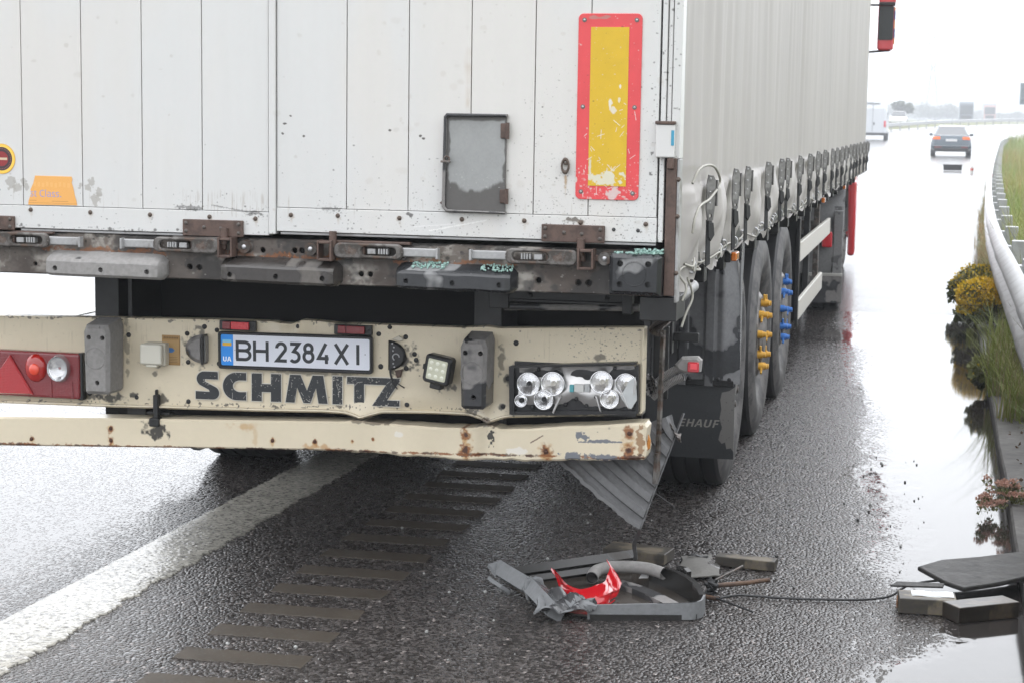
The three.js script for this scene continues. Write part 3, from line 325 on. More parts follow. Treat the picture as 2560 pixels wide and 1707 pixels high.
// door locks along the sill
function lock(pivot, dir, rodX) {
  const L = sub('door_lock', T), y = 1.157, x = d => pivot + dir * d, bx = (a, b, y0, y1, z0, z1, r) => box(Math.min(x(a), x(b)), Math.max(x(a), x(b)), y0, y1, z0, z1, r);
  mesh('pivot_eye', merge([cyl([x(0), y, -0.006], [x(0), y, 0.018], 0.022, 0.02, 20)]), M_fit, L); rivet(x(0), y, 0.018, L, M_steel, 1.1, 'bolt');
  mesh('bracket', merge([bx(0.03, 0.036, y - 0.032, y + 0.03, -0.006, 0.045, 0.002), bx(0.036, 0.072, y + 0.02, y + 0.028, 0, 0.045, 0.002), bx(0.036, 0.072, y - 0.034, y - 0.026, 0, 0.045, 0.002), bx(0.072, 0.079, y - 0.034, y + 0.03, 0, 0.047, 0.002), bx(0, 0.03, y - 0.01, y + 0.01, 0, 0.012, 0.003)]), M_brown, L);
  const s = rrect(0, 0.225, -0.024, 0.024, 0.022), h = new THREE.Path(); h.absarc(0.19, 0, 0.013, -Math.PI / 2, Math.PI / 2); h.absarc(0.105, 0, 0.013, Math.PI / 2, Math.PI * 1.5); s.holes.push(h); const fg = ext(s, 0, 0.02, 0.004, 8); if (dir < 0) { fg.scale(-1, 1, 1); const ix = fg.attributes.position; for (const k of ['position', 'normal', 'uv']) { const a = fg.attributes[k], n = a.itemSize; for (let i = 0; i < a.count; i += 3) for (let q = 0; q < n; q++) { const t = a.array[(i + 1) * n + q]; a.array[(i + 1) * n + q] = a.array[(i + 2) * n + q]; a.array[(i + 2) * n + q] = t; } } } fg.translate(x(0.08), y, 0.012); mesh('lever_body', fg, M_fit, L);
  for (let k = 0; k < 4; k++) mesh('spring_rib', bx(0.225 + k * 0.0085, 0.231 + k * 0.0085, y - 0.009, y + 0.009, 0.008, 0.03, 0.002), M_alu, L);
  mesh('catch', bx(0.19, 0.216, y - 0.009, y + 0.008, 0.006, 0.028, 0.002), M_alu, L); mesh('arm', bx(0.06, 0.18, y - 0.012, y + 0.013, 0.006, 0.022, 0.004), M_brown, L); rivet(x(0.125), y, 0.022, L, M_fit, 1.1, 'bolt');
  mesh('handle', bx(0.29, 0.415, y - 0.014, y + 0.014, 0.01, 0.02, 0.005), M_alu, L); mesh('handle_lip', bx(0.411, 0.4185, y - 0.018, y + 0.016, 0.008, 0.034, 0.002), M_alu, L);
  mesh('lock_rod', cyl([rodX, 1.165, 0.02], [rodX, 1.215, 0.02], 0.012), M_brown, L);
}
lock(-1.06, 1, -1.0); lock(-0.085, -1, -0.15); lock(0.137, 1, 0.212); lock(1.073, -1, 1.0);
mesh('chafed_strip', box(0.2, 0.46, 1.178, 1.187, -0.01, 0.012, 0.003), M_brown, T); mesh('chafed_strip', box(-0.9, -0.75, 1.176, 1.184, -0.01, 0.012, 0.003), M_brown, T);
mesh('chafed_strip', box(-0.33, -0.12, 1.174, 1.184, -0.01, 0.014, 0.003), M_fit, T);

// long rubber buffers: sloping top, drilled front
function longBuffer(x0, x1, m, seed) {
  const n = 26, pr = [[0, 1.042], [0.052, 1.048], [0.06, 1.056], [0.058, 1.094], [0.05, 1.104], [0, 1.126]], g = grid(n, pr.length - 1, (u, v) => { const q = pr[Math.round(v * (pr.length - 1))], e = Math.min(u, 1 - u) * (x1 - x0), k = e < 0.035 ? Math.sqrt(1 - (1 - e / 0.035) ** 2) : 1; return [mix(x0, x1, u), mix(1.08, q[1] + 0.004 * (fbm(u * 6, seed, 2, 4) - 0.5) - 0.003 * u, 0.55 + 0.45 * k), -0.008 + q[0] * (0.25 + 0.75 * k)]; });
  const P = Array.from(g.attributes.position.array), I = Array.from(g.index.array), N = (n + 1), R = pr.length; // close the back
  for (let i = 0; i < n; i++) I.push(i, (R - 1) * N + i, i + 1, i + 1, (R - 1) * N + i, (R - 1) * N + i + 1); for (const i of [0, n]) for (let j = 1; j < R - 1; j++) i ? I.push(i, j * N + i, (j + 1) * N + i) : I.push(i, (j + 1) * N + i, j * N + i);
  let q = new THREE.BufferGeometry(); q.setAttribute('position', new THREE.Float32BufferAttribute(P, 3)); q.setAttribute('uv', new THREE.Float32BufferAttribute(g.attributes.uv.array, 2)); q.setIndex(I); q = toCreasedNormals(q, 0.5);
  mesh('rubber_buffer', drill(q, [[mix(x0, x1, 0.12), 1.071], [mix(x0, x1, 0.5), 1.07], [mix(x0, x1, 0.88), 1.069]], 0.0085, 0.03, 0.06), m, T);
}
longBuffer(-0.773, -0.352, M_rubDry, 1); longBuffer(-0.168, 0.236, M_rubWet, 2); longBuffer(0.413, 0.802, M_rubBlack, 3);
{ // corner buffer
  const K = sub('corner_buffer', T), g = prism([[1.093, 1.053], [1.25, 1.052], [1.252, 1.168], [1.24, 1.176], [1.1, 1.176], [1.093, 1.168]], -0.008, 0.05, 0.012);
  mesh('block', drill(g, [[1.127, 1.147], [1.212, 1.147], [1.127, 1.085], [1.212, 1.086]], 0.0095, 0.03, 0.05), M_rubBlack, K); mesh('boss', uvBox(new THREE.TorusGeometry(0.036, 0.0018, 6, 36).translate(1.17, 1.117, 0.05)), M_rubBlack, K);
}
// crumbs of broken glass
{
  const R = rng(77), gs = []; const crumb = (x, y, z) => { const g = new THREE.IcosahedronGeometry(0.0022 + 0.003 * R(), 0); g.scale(1, 0.7, 1); g.rotateX(R() * 3); g.rotateY(R() * 3); g.translate(x, y, z); gs.push(g); };
  for (let k = 0; k < 150; k++) crumb(mix(1.165, 1.25, R()), 1.178 + 0.012 * R() ** 2, mix(-0.008, 0.045, R())); for (let k = 0; k < 30; k++) crumb(mix(1.1, 1.16, R()), 1.178, mix(0, 0.04, R()));
  for (let k = 0; k < 90; k++) { const z = mix(0.0, 0.04, R()); crumb(mix(0.47, 0.58, R()), 1.128 - z * 0.42, z - 0.004); } for (let k = 0; k < 70; k++) { const z = mix(0.0, 0.04, R()); crumb(mix(0.69, 0.79, R()), 1.127 - z * 0.42, z - 0.004); }
  const m = mesh('glass_crumbs', merge(gs), M(0.42, 0.62, 0.56, 0.12, { transmission: 0.4, thickness: 0 }), T); m.userData.kind = 'stuff';
}

// ---------------------------------------------------------------- crushed bumper panel
const bTop = x => interp([[-1.16, 0.864], [-0.751, 0.873], [-0.292, 0.884], [-0.11, 0.885], [-0.085, 0.879], [-0.05, 0.877], [-0.015, 0.889], [0, 0.896], [0.05, 0.893], [0.115, 0.889], [0.55, 0.892], [0.6, 0.897], [0.64, 0.901], [0.676, 0.896], [1.145, 0.917]], x);
const bBot = x => interp([[-1.16, 0.56], [-0.595, 0.57], [-0.126, 0.582], [0.059, 0.589], [0.15, 0.589], [0.19, 0.582], [0.206, 0.576], [0.23, 0.584], [0.278, 0.597], [0.572, 0.606], [0.62, 0.597], [0.645, 0.586], [0.67, 0.596], [0.705, 0.606], [1.15, 0.637]], x);
const bZ = (x, y) => { const lo = 1 - sm(0.58, 0.66, y), hi = sm(0.84, 0.885, y), g = (c, w) => Math.exp(-(((x - c) / w) ** 2)); return -0.3 + lo * (0.018 * g(0.206, 0.05) + 0.024 * g(0.645, 0.05) - 0.02 * g(0.42, 0.12)) + hi * (-0.02 * g(-0.06, 0.04) + 0.012 * g(0.0, 0.03) + 0.015 * g(0.64, 0.06)) + 0.006 * (fbm(x * 3, y * 4, 3, 9) - 0.5); };
const Bp = sub('bumper', T);
mesh('panel', creamUV(grid(230, 22, (u, v) => { const x = mix(-1.16, 1.147, u), y = mix(bBot(x), bTop(x), v); return [x, y, bZ(x, y)]; }, 0.004)), M_cream, Bp);
mesh('top_lip', creamUV(grid(230, 3, (u, v) => { const x = mix(-1.16, 1.147, u), y = bTop(x); return [x, y + 0.003 * Math.sin(v * Math.PI), bZ(x, y) + 0.003 - 0.05 * v]; }, 0.004)), M_cream, Bp);
mesh('bottom_lip', creamUV(grid(230, 3, (u, v) => { const x = mix(-1.16, 1.147, u), y = bBot(x); return [x, y - 0.002 + 0.012 * Math.sin(v * 1.57), bZ(x, y) + 0.012 * Math.sin(v * Math.PI) + 0.002]; }, 0.004)), M_cream, Bp);
mesh('end_fold', creamUV(box(1.142, 1.15, 0.635, 0.916, -0.36, -0.297, 0.002)), M_cream, Bp);
for (const [x, y] of [[-0.418, 0.832], [-0.31, 0.848], [-0.302, 0.735], [-0.415, 0.735], [-0.355, 0.858], [0.262, 0.859], [0.27, 0.752], [0.355, 0.853], [0.358, 0.75], [0.386, 0.798], [0.392, 0.779], [0.3, 0.884], [0.36, 0.628], [-0.02, 0.873], [0.705, 0.733], [0.69, 0.64], [0.56, 0.638], [-0.633, 0.818], [-0.415, 0.6], [-0.605, 0.605], [-0.78, 0.61], [0.73, 0.85]]) rivet(x, y, bZ(x, y), Bp, M_rubberBlack, 0.95 + 0.3 * hash2(x * 99, 1), 'bolt');

// underrun bar: bent box section
{
  const yt = x => interp([[-1.2, 0.512], [-1.12, 0.514], [-0.45, 0.541], [0.127, 0.564], [0.2, 0.57], [0.247, 0.566], [0.493, 0.561], [0.6, 0.569], [0.645, 0.58], [0.69, 0.568], [0.972, 0.596], [1.16, 0.614]], x), yb = x => interp([[-1.2, 0.41], [-1.12, 0.412], [-0.45, 0.442], [0.06, 0.463], [0.2, 0.462], [0.433, 0.462], [0.574, 0.461], [0.677, 0.464], [0.916, 0.478], [1.165, 0.495]], x), g = (x, c, w) => Math.exp(-(((x - c) / w) ** 2));
  const sec = [[0, 0.06], [0, 0.94], [0.06, 1], [0.94, 1], [1, 0.94], [1, 0.06], [0.94, 0], [0.06, 0], [0, 0.06]]; // z share from front, y share
  const geo = grid(260, sec.length - 1, (u, v) => { const x = mix(-1.2, 1.163, u), q = sec[Math.round(v * 8)], am = sm(0.08, 0.2, x); const y = mix(yb(x), yt(x), q[1]); const dz = am * (0.012 * (fbm(x * 9, q[1] * 3, 3, 4) - 0.5) - 0.018 * g(x, 0.645, 0.03) * (q[0] < 0.5) + 0.012 * g(x, 0.58, 0.05) - 0.012 * g(x, 0.25, 0.06)); const dy = am * 0.006 * (fbm(x * 14, q[1] * 5 + 3, 2, 14) - 0.5) + (q[1] < 0.1 ? am * 0.005 * (fbm(x * 40, 2, 2, 6) - 0.5) : 0); return [x, y + dy, -0.272 - 0.1 * q[0] + dz]; });
  const U = sub('underrun_bar', T); mesh('beam', creamUV(toCreasedNormals(flat(geo), 0.6)), M_cream, U);
  mesh('end_cap', creamUV(prism([[1.158, 0.497], [1.168, 0.505], [1.172, 0.53], [1.166, 0.56], [1.17, 0.6], [1.16, 0.613]], -0.37, -0.274, 0.003)), M_cream, U);
  mesh('orange_flake', prism([[1.168, 0.52], [1.178, 0.53], [1.18, 0.555], [1.172, 0.575], [1.169, 0.55]], -0.3, -0.285, 0.002), M(0.45, 0.18, 0.03, 0.4), U);
  for (const [x, y] of [[-0.99, 0.443], [-0.69, 0.497], [-0.69, 0.455], [-0.1, 0.487], [0.05, 0.492], [0.574, 0.548], [0.574, 0.497], [0.84, 0.503], [1.113, 0.578], [1.113, 0.525]]) rivet(x, y, -0.272, U, M(0.07, 0.03, 0.018, 0.8), 0.9, 'bolt');
  mesh('catch_bracket', merge([box(-0.535, -0.517, 0.535, 0.62, -0.3, -0.275, 0.003), box(-0.53, -0.522, 0.615, 0.638, -0.295, -0.28, 0.003), box(-0.545, -0.508, 0.512, 0.542, -0.3, -0.262, 0.005), box(-0.57, -0.485, 0.548, 0.558, -0.34, -0.3, 0.003)]), M_chassis, U);
}
// vertical rubber buffers on the bumper
function uprightBuffer(x0, x1, y0, y1, m) {
  const B = sub('upright_buffer', T), zf = -0.175, g = new THREE.BufferGeometry(); const ring = (i, z) => [[x0 + i, y0 + i * 0.7, z], [x1 - i, y0 + i * 0.7, z], [x1 - i, y1 - i * 1.4, z], [x1 - i - 0.01, y1 - i * 1.4 + (z > -0.2 ? 0.0 : 0), z], [x0 + i + 0.01, y1 - i * 1.4, z], [x0 + i, y1 - i * 1.4, z]];
  const s = shape([[x0 + 0.004, y0 + 0.008], [x0 + 0.012, y0], [x1 - 0.012, y0], [x1 - 0.003, y0 + 0.01], [x1, y1 - 0.03], [x1 - 0.008, y1 - 0.004], [x0 + 0.01, y1 - 0.004], [x0, y1 - 0.03]]);
  const e = ext(s, -0.298, zf, 0.012), p = e.attributes.position; for (let i = 0; i < p.count; i++) if (p.getZ(i) > -0.24 && p.getY(i) > y1 - 0.04) p.setY(i, p.getY(i) - 0.016); const w = x1 - x0, c = (x0 + x1) / 2;
  mesh('block', drill(toCreasedNormals(e, 0.5), [[c - 0.026, y1 - 0.062], [c + 0.024, y1 - 0.062], [c + 0.003, y0 + 0.04]], 0.0082, 0.05, zf), m, B);
  mesh('boss', uvBox(new THREE.TorusGeometry(0.036, 0.0016, 6, 36).translate(c - 0.004, (y0 + y1) / 2 - 0.005, zf)), m, B); mesh('slot', box(c - 0.018, c + 0.016, y1 - 0.03, y1 - 0.024, zf - 0.002, zf + 0.003, 0.002), m, B);
}
uprightBuffer(-0.742, -0.646, 0.628, 0.882, M_rubDry); uprightBuffer(0.574, 0.662, 0.645, 0.889, M_rubHalf);

// number plate with frame
{
  const cv = document.createElement('canvas'); cv.width = 1056; cv.height = 212; const c = cv.getContext('2d'), X = x => (x + 0.288) * 2000, Y = y => (0.841 - y) * 2000 + 2;
  c.fillStyle = '#dcdfe8'; c.fillRect(0, 0, 1056, 212); c.fillStyle = '#2f8fe6'; c.fillRect(0, 0, 92, 212); c.fillStyle = '#7cc3e8'; c.fillRect(16, 36, 64, 20); c.fillStyle = '#e0b13c'; c.fillRect(16, 56, 64, 22); c.fillStyle = '#f2f4f8'; c.font = 'bold 46px sans-serif'; c.fillText('UA', 15, 182);
  c.strokeStyle = '#262a2e'; c.lineWidth = 22; c.lineJoin = 'miter'; c.miterLimit = 3; const yt = 0.8215, yb = 0.7545, h = 0.0048, st = f => { c.beginPath(); f(); c.stroke(); }, mv = (x, y) => c.moveTo(X(x), Y(y)), ln = (x, y) => c.lineTo(X(x), Y(y)), arc = (x, y, rx, ry, a0, a1, cc) => c.ellipse(X(x), Y(y), rx * 2000, ry * 2000, 0, a0, a1, cc), t = yt - h, b = yb + h, ym = 0.789, P = Math.PI;
  st(() => { mv(-0.2275, b); ln(-0.2275, t); ln(-0.2, t); arc(-0.2, (t + ym) / 2, 0.017, (t - ym) / 2, -P / 2, P / 2); ln(-0.2275, ym); mv(-0.2, ym); arc(-0.2, (ym + b) / 2, 0.018, (ym - b) / 2, -P / 2, P / 2); ln(-0.232, b); }); // B
  st(() => { mv(-0.1655, yb); ln(-0.1655, yt); mv(-0.1205, yb); ln(-0.1205, yt); mv(-0.1655, ym); ln(-0.1205, ym); }); // H
  st(() => { mv(-0.0865, t - 0.0155); arc(-0.071, t - 0.0155, 0.0155, 0.0155, P, P * 2.12); ln(-0.086, b); ln(-0.051, b); }); // 2
  st(() => { mv(-0.039, t); ln(-0.0085, t); ln(-0.0265, ym + 0.003); arc(-0.024, ym - 0.0145, 0.0165, 0.0165, -P * 0.45, P * 0.78); }); // 3
  st(() => arc(0.0255, t - 0.0135, 0.013, 0.0135, 0, 2 * P)); st(() => arc(0.0255, b + 0.0165, 0.0158, 0.0165, 0, 2 * P)); // 8
  st(() => { mv(0.087, yt); ln(0.061, 0.7725); ln(0.0965, 0.7725); mv(0.0885, 0.785); ln(0.0885, yb); }); // 4
  st(() => { mv(0.1195, yt); ln(0.163, yb); mv(0.163, yt); ln(0.1195, yb); }); st(() => { mv(0.198, yt); ln(0.198, yb); }); // X I
  c.fillStyle = 'rgba(120,120,125,.8)'; c.beginPath(); c.arc(X(0.2235), Y(0.79), 4, 0, 7); c.fill(); c.beginPath(); c.arc(X(-0.236), Y(0.79), 3, 0, 7); c.fill();
  const N = sub('number_plate', T, [-0.0245, 0.7885, -0.286]); N.rotation.z = 0.011;
  mesh('plate', uvXY(box(-0.264, 0.264, -0.053, 0.053, 0.004, 0.008, 0.001), -0.264, -0.053, 0.528, 0.106), new THREE.MeshPhysicalMaterial({ map: fin(new THREE.CanvasTexture(cv), true, THREE.ClampToEdgeWrapping), roughness: 0.35 }), N);
  const fr = rrect(-0.272, 0.273, -0.063, 0.062, 0.01); fr.holes.push(new THREE.Path(rrect(-0.262, 0.263, -0.051, 0.052, 0.006).getPoints(6).reverse())); mesh('frame', ext(fr, -0.006, 0.012, 0.003), M_blackplastic, N); mesh('backing', box(-0.266, 0.266, -0.056, 0.056, -0.006, 0.0035, 0.002), M_blackplastic, N);
}
// red marker lamps over the plate
const prismT = dataTex(64, 64, (u, v) => Math.max(0, 1 - 1.6 * Math.max(Math.abs(u % 0.25 - 0.125), Math.abs(v % 0.25 - 0.125)) / 0.125 * 0.6), false), prismB = { bumpMap: rep(prismT, 45), bumpScale: 0.0012 }, M_redLens = M(0.62, 0.018, 0.03, 0.12, { clearcoat: 1, clearcoatRoughness: 0.05, ...prismB }), M_redDeep = M(0.2, 0.004, 0.009, 0.15, { clearcoat: 1, clearcoatRoughness: 0.06, ...prismB });
for (const [x, y, a] of [[-0.232, 0.868, 1], [0.175, 0.871, 0]]) { const L = sub('marker_lamp', T); mesh('base', box(x - 0.063, x + 0.068, y - 0.017, y + 0.0165, -0.3, -0.283, 0.003), M_blackplastic, L); mesh('lens', box(x - (a ? 0.048 : 0.047), x - 0.018, y - 0.012, y + 0.014, -0.284, -0.272, 0.003), a ? M_redDeep : M_redDeep, L); mesh('lens', box(x - 0.0175, x + 0.047, y - 0.012, y + 0.014, -0.284, -0.272, 0.003), a ? M_redLens : M_redDeep, L); rivet(x + 0.058, y, -0.283, L, M_rubberBlack, 0.6, 'screw'); }
// half-round plate lamps, the right one smashed open
{
  const half = (cx, cy, r, s) => { const S = new THREE.Shape(); S.moveTo(cx, cy - 0.049); S.lineTo(cx, cy + 0.049); S.absellipse(cx, cy, r, 0.049, Math.PI / 2, s < 0 ? Math.PI * 1.5 : -Math.PI / 2, s > 0); return S; };
  const A = sub('plate_lamp', T); mesh('hood', ext(half(-0.348, 0.785, 0.066, -1), -0.3, -0.262, 0.014), M_rubHalf, A); mesh('rim', box(-0.35, -0.343, 0.735, 0.835, -0.3, -0.256, 0.002), M_blackplastic, A); mesh('lens', box(-0.343, -0.339, 0.742, 0.828, -0.298, -0.268, 0.001), M(0.2, 0.2, 0.2, 0.2), A);
  const B = sub('plate_lamp', T); const h2 = half(0.299, 0.792, 0.06, 1); mesh('open_base', ext(h2, -0.3, -0.285, 0.006), M_blackplastic, B); mesh('socket_ring', uvBox(new THREE.TorusGeometry(0.011, 0.0022, 6, 20, 4.2).translate(0.328, 0.788, -0.283)), M_steel, B);
  for (const [x, y] of [[0.314, 0.832], [0.32, 0.82], [0.318, 0.766], [0.322, 0.755], [0.317, 0.808]]) rivet(x, y, -0.285, B, M_steel, 0.4, 'contact');
  mesh('flake', prism([[0.31, 0.845], [0.335, 0.858], [0.352, 0.846], [0.34, 0.838]], -0.298, -0.29, 0.002), M(0.5, 0.46, 0.38, 0.5), B); mesh('flake', prism([[0.322, 0.742], [0.348, 0.748], [0.342, 0.722], [0.33, 0.718]], -0.298, -0.288, 0.002), M_brown, B);
  mesh('wire', tube([[0.305, 0.75, -0.285], [0.312, 0.725, -0.276], [0.322, 0.7, -0.278], [0.333, 0.682, -0.285]], 0.0022, 16, 5), M_rubberBlack, B); mesh('wire', tube([[0.309, 0.748, -0.285], [0.318, 0.72, -0.272], [0.34, 0.7, -0.276], [0.358, 0.687, -0.284]], 0.0022, 16, 5), M_rubberBlack, B);
}
// lettering on the panel: black foil with a pale outline, scratched
{
  const y0 = 0.613, y1 = 0.707, A = [], pl = (...p) => p; const W = 0.001;
  const lp = new Paint(1024, 220, -0.4, 0.6, 0.76, 0.13, () => [0.024, 0.027, 0.03]); lp.specks(480, -0.4, 0.35, 0.6, 0.73, 0.0006, 0.003, [0.5, 0.48, 0.44], 0.85, 3).specks(300, 0.1, 0.35, 0.6, 0.73, 0.0006, 0.0035, [0.55, 0.52, 0.46], 0.9, 4); const R = rng(9); for (let k = 0; k < 90; k++) { const x = -0.4 + 0.75 * R() ** 0.8, y = 0.6 + 0.12 * R(), a = R() * 3, l = 0.02 * R(); lp.seg(x, y, x + l * Math.cos(a), y + l * Math.sin(a), 0.0009, [0.5, 0.48, 0.44], 0.8, 0.5); }
  const mt = new THREE.MeshPhysicalMaterial({ map: lp.tex(), roughness: 0.45 }), mo = M(0.6, 0.57, 0.5, 0.45), L = sub('lettering', T);
  const arcPts = (cx, cy, rx, ry, a0, a1, n = 12) => Array.from({ length: n + 1 }, (_, i) => { const a = mix(a0, a1, i / n) * Math.PI / 180; return [cx + rx * Math.cos(a), cy + ry * Math.sin(a)]; });
  const off = x => 0.012 * (x + 0.38), put = (pts) => { const q = pts.map(([x, y]) => [x, y + off(x)]), s = shape(q); const o = new THREE.ExtrudeGeometry(s, { depth: 0.0002, bevelEnabled: true, bevelThickness: 0.0003, bevelSize: 0.0032, bevelSegments: 1, curveSegments: 6 }); const z = bZ(q[0][0], 0.66) + 0.0042; o.translate(0, 0, z); const l = mesh('letter', uvXY(ext(s, z + 0.0004, z + 0.0016, 0.0003), -0.4, 0.6, 0.76, 0.13), mt, L); mesh('outline', uvBox(o), mo, l); };
  put([[-0.386, 0.639], [-0.386, 0.612], [-0.324, 0.612], ...arcPts(-0.324, 0.6345, 0.0235, 0.0225, -90, 70), [-0.352, 0.6725], [-0.353, 0.681], [-0.305, 0.681], [-0.305, 0.707], [-0.35, 0.707], ...arcPts(-0.355, 0.6815, 0.027, 0.0255, 90, 240), [-0.338, 0.645], [-0.335, 0.638]]); // S
  put([[-0.203, 0.642], [-0.203, 0.613], [-0.235, 0.613], ...arcPts(-0.238, 0.66, 0.049, 0.047, 270, 90, 18), [-0.203, 0.707], [-0.203, 0.681], [-0.222, 0.681], ...arcPts(-0.224, 0.661, 0.027, 0.02, 90, 270)]); // C
  put([[-0.183, 0.613], [-0.147, 0.613], [-0.147, 0.645], [-0.114, 0.645], [-0.114, 0.613], [-0.078, 0.613], [-0.078, 0.707], [-0.114, 0.707], [-0.114, 0.672], [-0.147, 0.672], [-0.147, 0.707], [-0.183, 0.707]]); // H
  put([[-0.062, 0.613], [-0.03, 0.613], [-0.021, 0.665], [0.002, 0.613], [0.026, 0.613], [0.046, 0.665], [0.055, 0.613], [0.087, 0.613], [0.071, 0.707], [0.034, 0.707], [0.014, 0.655], [-0.009, 0.707], [-0.046, 0.707]]); // M
  put([[0.104, 0.613], [0.138, 0.613], [0.138, 0.707], [0.104, 0.707]]); // I
  put([[0.18, 0.613], [0.214, 0.613], [0.214, 0.684], [0.262, 0.684], [0.29, 0.684], [0.243, 0.613], [0.337, 0.613], [0.337, 0.633], [0.294, 0.633], [0.338, 0.699], [0.338, 0.707], [0.155, 0.707], [0.155, 0.684], [0.18, 0.684]]); // T joined to Z
}
// socket cap, brown plaque
{
  const S = sub('socket_cap', T); mesh('lid', box(-0.566, -0.486, 0.728, 0.798, -0.262, -0.238, 0.008), M(0.62, 0.6, 0.52, 0.4), S); mesh('base', box(-0.56, -0.482, 0.722, 0.8, -0.3, -0.262, 0.006), M(0.55, 0.52, 0.44, 0.45), S); mesh('tab', box(-0.545, -0.505, 0.72, 0.728, -0.262, -0.244, 0.002), M(0.6, 0.58, 0.5, 0.4), S);
  const cv = document.createElement('canvas'); cv.width = 96; cv.height = 148; const c = cv.getContext('2d'); c.fillStyle = '#9c7b4c'; c.fillRect(0, 0, 96, 148); c.fillStyle = '#a98a5c'; c.fillRect(5, 24, 86, 110); c.fillStyle = '#3d6fa8'; c.beginPath(); c.moveTo(34, 62); c.lineTo(56, 62); c.lineTo(70, 74); c.lineTo(56, 86); c.lineTo(34, 86); c.fill(); c.fillStyle = '#6a5030'; for (let k = 0; k < 9; k++) c.fillRect(10 + k * 9, 8, 6, 9); for (let k = 0; k < 4; k++) c.fillRect(12, 108 + k * 8, 72, 2);
  mesh('plaque', uvXY(box(-0.509, -0.444, 0.723, 0.824, -0.3, -0.2965, 0.001), -0.509, 0.723, 0.065, 0.101), new THREE.MeshPhysicalMaterial({ map: fin(new THREE.CanvasTexture(cv), true, THREE.ClampToEdgeWrapping), roughness: 0.6 }), T);
}
// square work lamp hanging askew
{
  const W = sub('work_lamp', T, [0.492, 0.763, -0.215]); W.rotation.set(0.0, -0.12, -0.17);
  mesh('housing', ext(rrect(-0.047, 0.047, -0.047, 0.047, 0.014), -0.03, 0.012, 0.006), M_blackplastic, W); mesh('lens', ext(rrect(-0.034, 0.034, -0.034, 0.034, 0.005), 0.0115, 0.0145, 0.001), M(0.55, 0.55, 0.42, 0.15, { clearcoat: 1 }), W);
  const d = new THREE.SphereGeometry(0.0105, 14, 6, 0, Math.PI * 2, 0, 1.2).rotateX(Math.PI / 2).scale(1, 1, 0.5).translate(0, 0, 0.0105); for (let i = -1; i < 2; i++) for (let j = -1; j < 2; j++) { const q = mesh('lens_dome', d, M_dome(), W); q.position.set(i * 0.0215, j * 0.0215, 0); }
  mesh('mount', box(-0.022, 0.018, -0.066, -0.045, -0.035, 0.0, 0.004), M_rubberBlack, W); mesh('side_tab', box(-0.056, -0.044, -0.01, 0.008, -0.02, 0, 0.003), M_rubberBlack, W); mesh('stem', cyl([0, -0.03, -0.03], [0, -0.035, -0.082], 0.012), M_rubberBlack, W); for (const [x, y] of [[0.004, 0.04], [0.041, 0.0], [-0.01, -0.041], [-0.041, 0.004]]) rivet(x, y, 0.011, W, M_rubberBlack, 0.45, 'screw');
}
function M_dome() { return M_dome.m ??= M(0.72, 0.72, 0.6, 0.12, { clearcoat: 1 }); }
// left tail lamp, whole
{
  const L = sub('tail_lamp', T); mesh('housing', box(-1.17, -0.797, 0.59, 0.752, -0.3, -0.262, 0.012), M_redDeep, L); const tri = shape([[-1.165, 0.598], [-0.972, 0.602], [-1.058, 0.738]]); mesh('triangle_reflector', ext(tri, -0.264, -0.252, 0.006), M(0.42, 0.008, 0.013, 0.25, { clearcoat: 1, ...prismB }), L);
  const dome = (x, y, m, n) => { const g = new THREE.SphereGeometry(0.043, 28, 12, 0, Math.PI * 2, 0, Math.PI / 2).rotateX(Math.PI / 2).scale(0.95, 1.15, 0.55).translate(x, y, -0.264); mesh(n, uvBox(g), m, L); };
  dome(-0.963, 0.695, M(0.62, 0.02, 0.015, 0.08, { clearcoat: 1, transmission: 0.35, thickness: 0 }), 'brake_lens'); dome(-0.873, 0.698, M(0.9, 0.9, 0.9, 0.04, { transmission: 0.85, thickness: 0 }), 'reverse_lens'); mesh('reverse_bowl', uvBox(toCreasedNormals(flat(lathe([[0.005, 0.0], [0.015, 0.002], [0.025, 0.006], [0.034, 0.013], [0.038, 0.02]], 22).rotateX(Math.PI / 2).scale(1, 1.12, 1).translate(-0.873, 0.698, -0.2615)), 0.2)), M(0.7, 0.7, 0.71, 0.18, { metalness: 1 }), L); mesh('bulb', uvBox(new THREE.SphereGeometry(0.02, 16, 10).scale(1, 1, 0.4).translate(-0.96, 0.692, -0.243)), M(0.8, 0.06, 0.02, 0.1, { clearcoat: 1 }), L);
  for (const x of [-0.905, -0.826]) mesh('rib', box(x - 0.002, x + 0.002, 0.594, 0.655, -0.264, -0.259, 0.001), M_redDeep, L); mesh('bezel', box(-0.812, -0.79, 0.588, 0.752, -0.3, -0.268, 0.006), M_blackplastic, L);
}
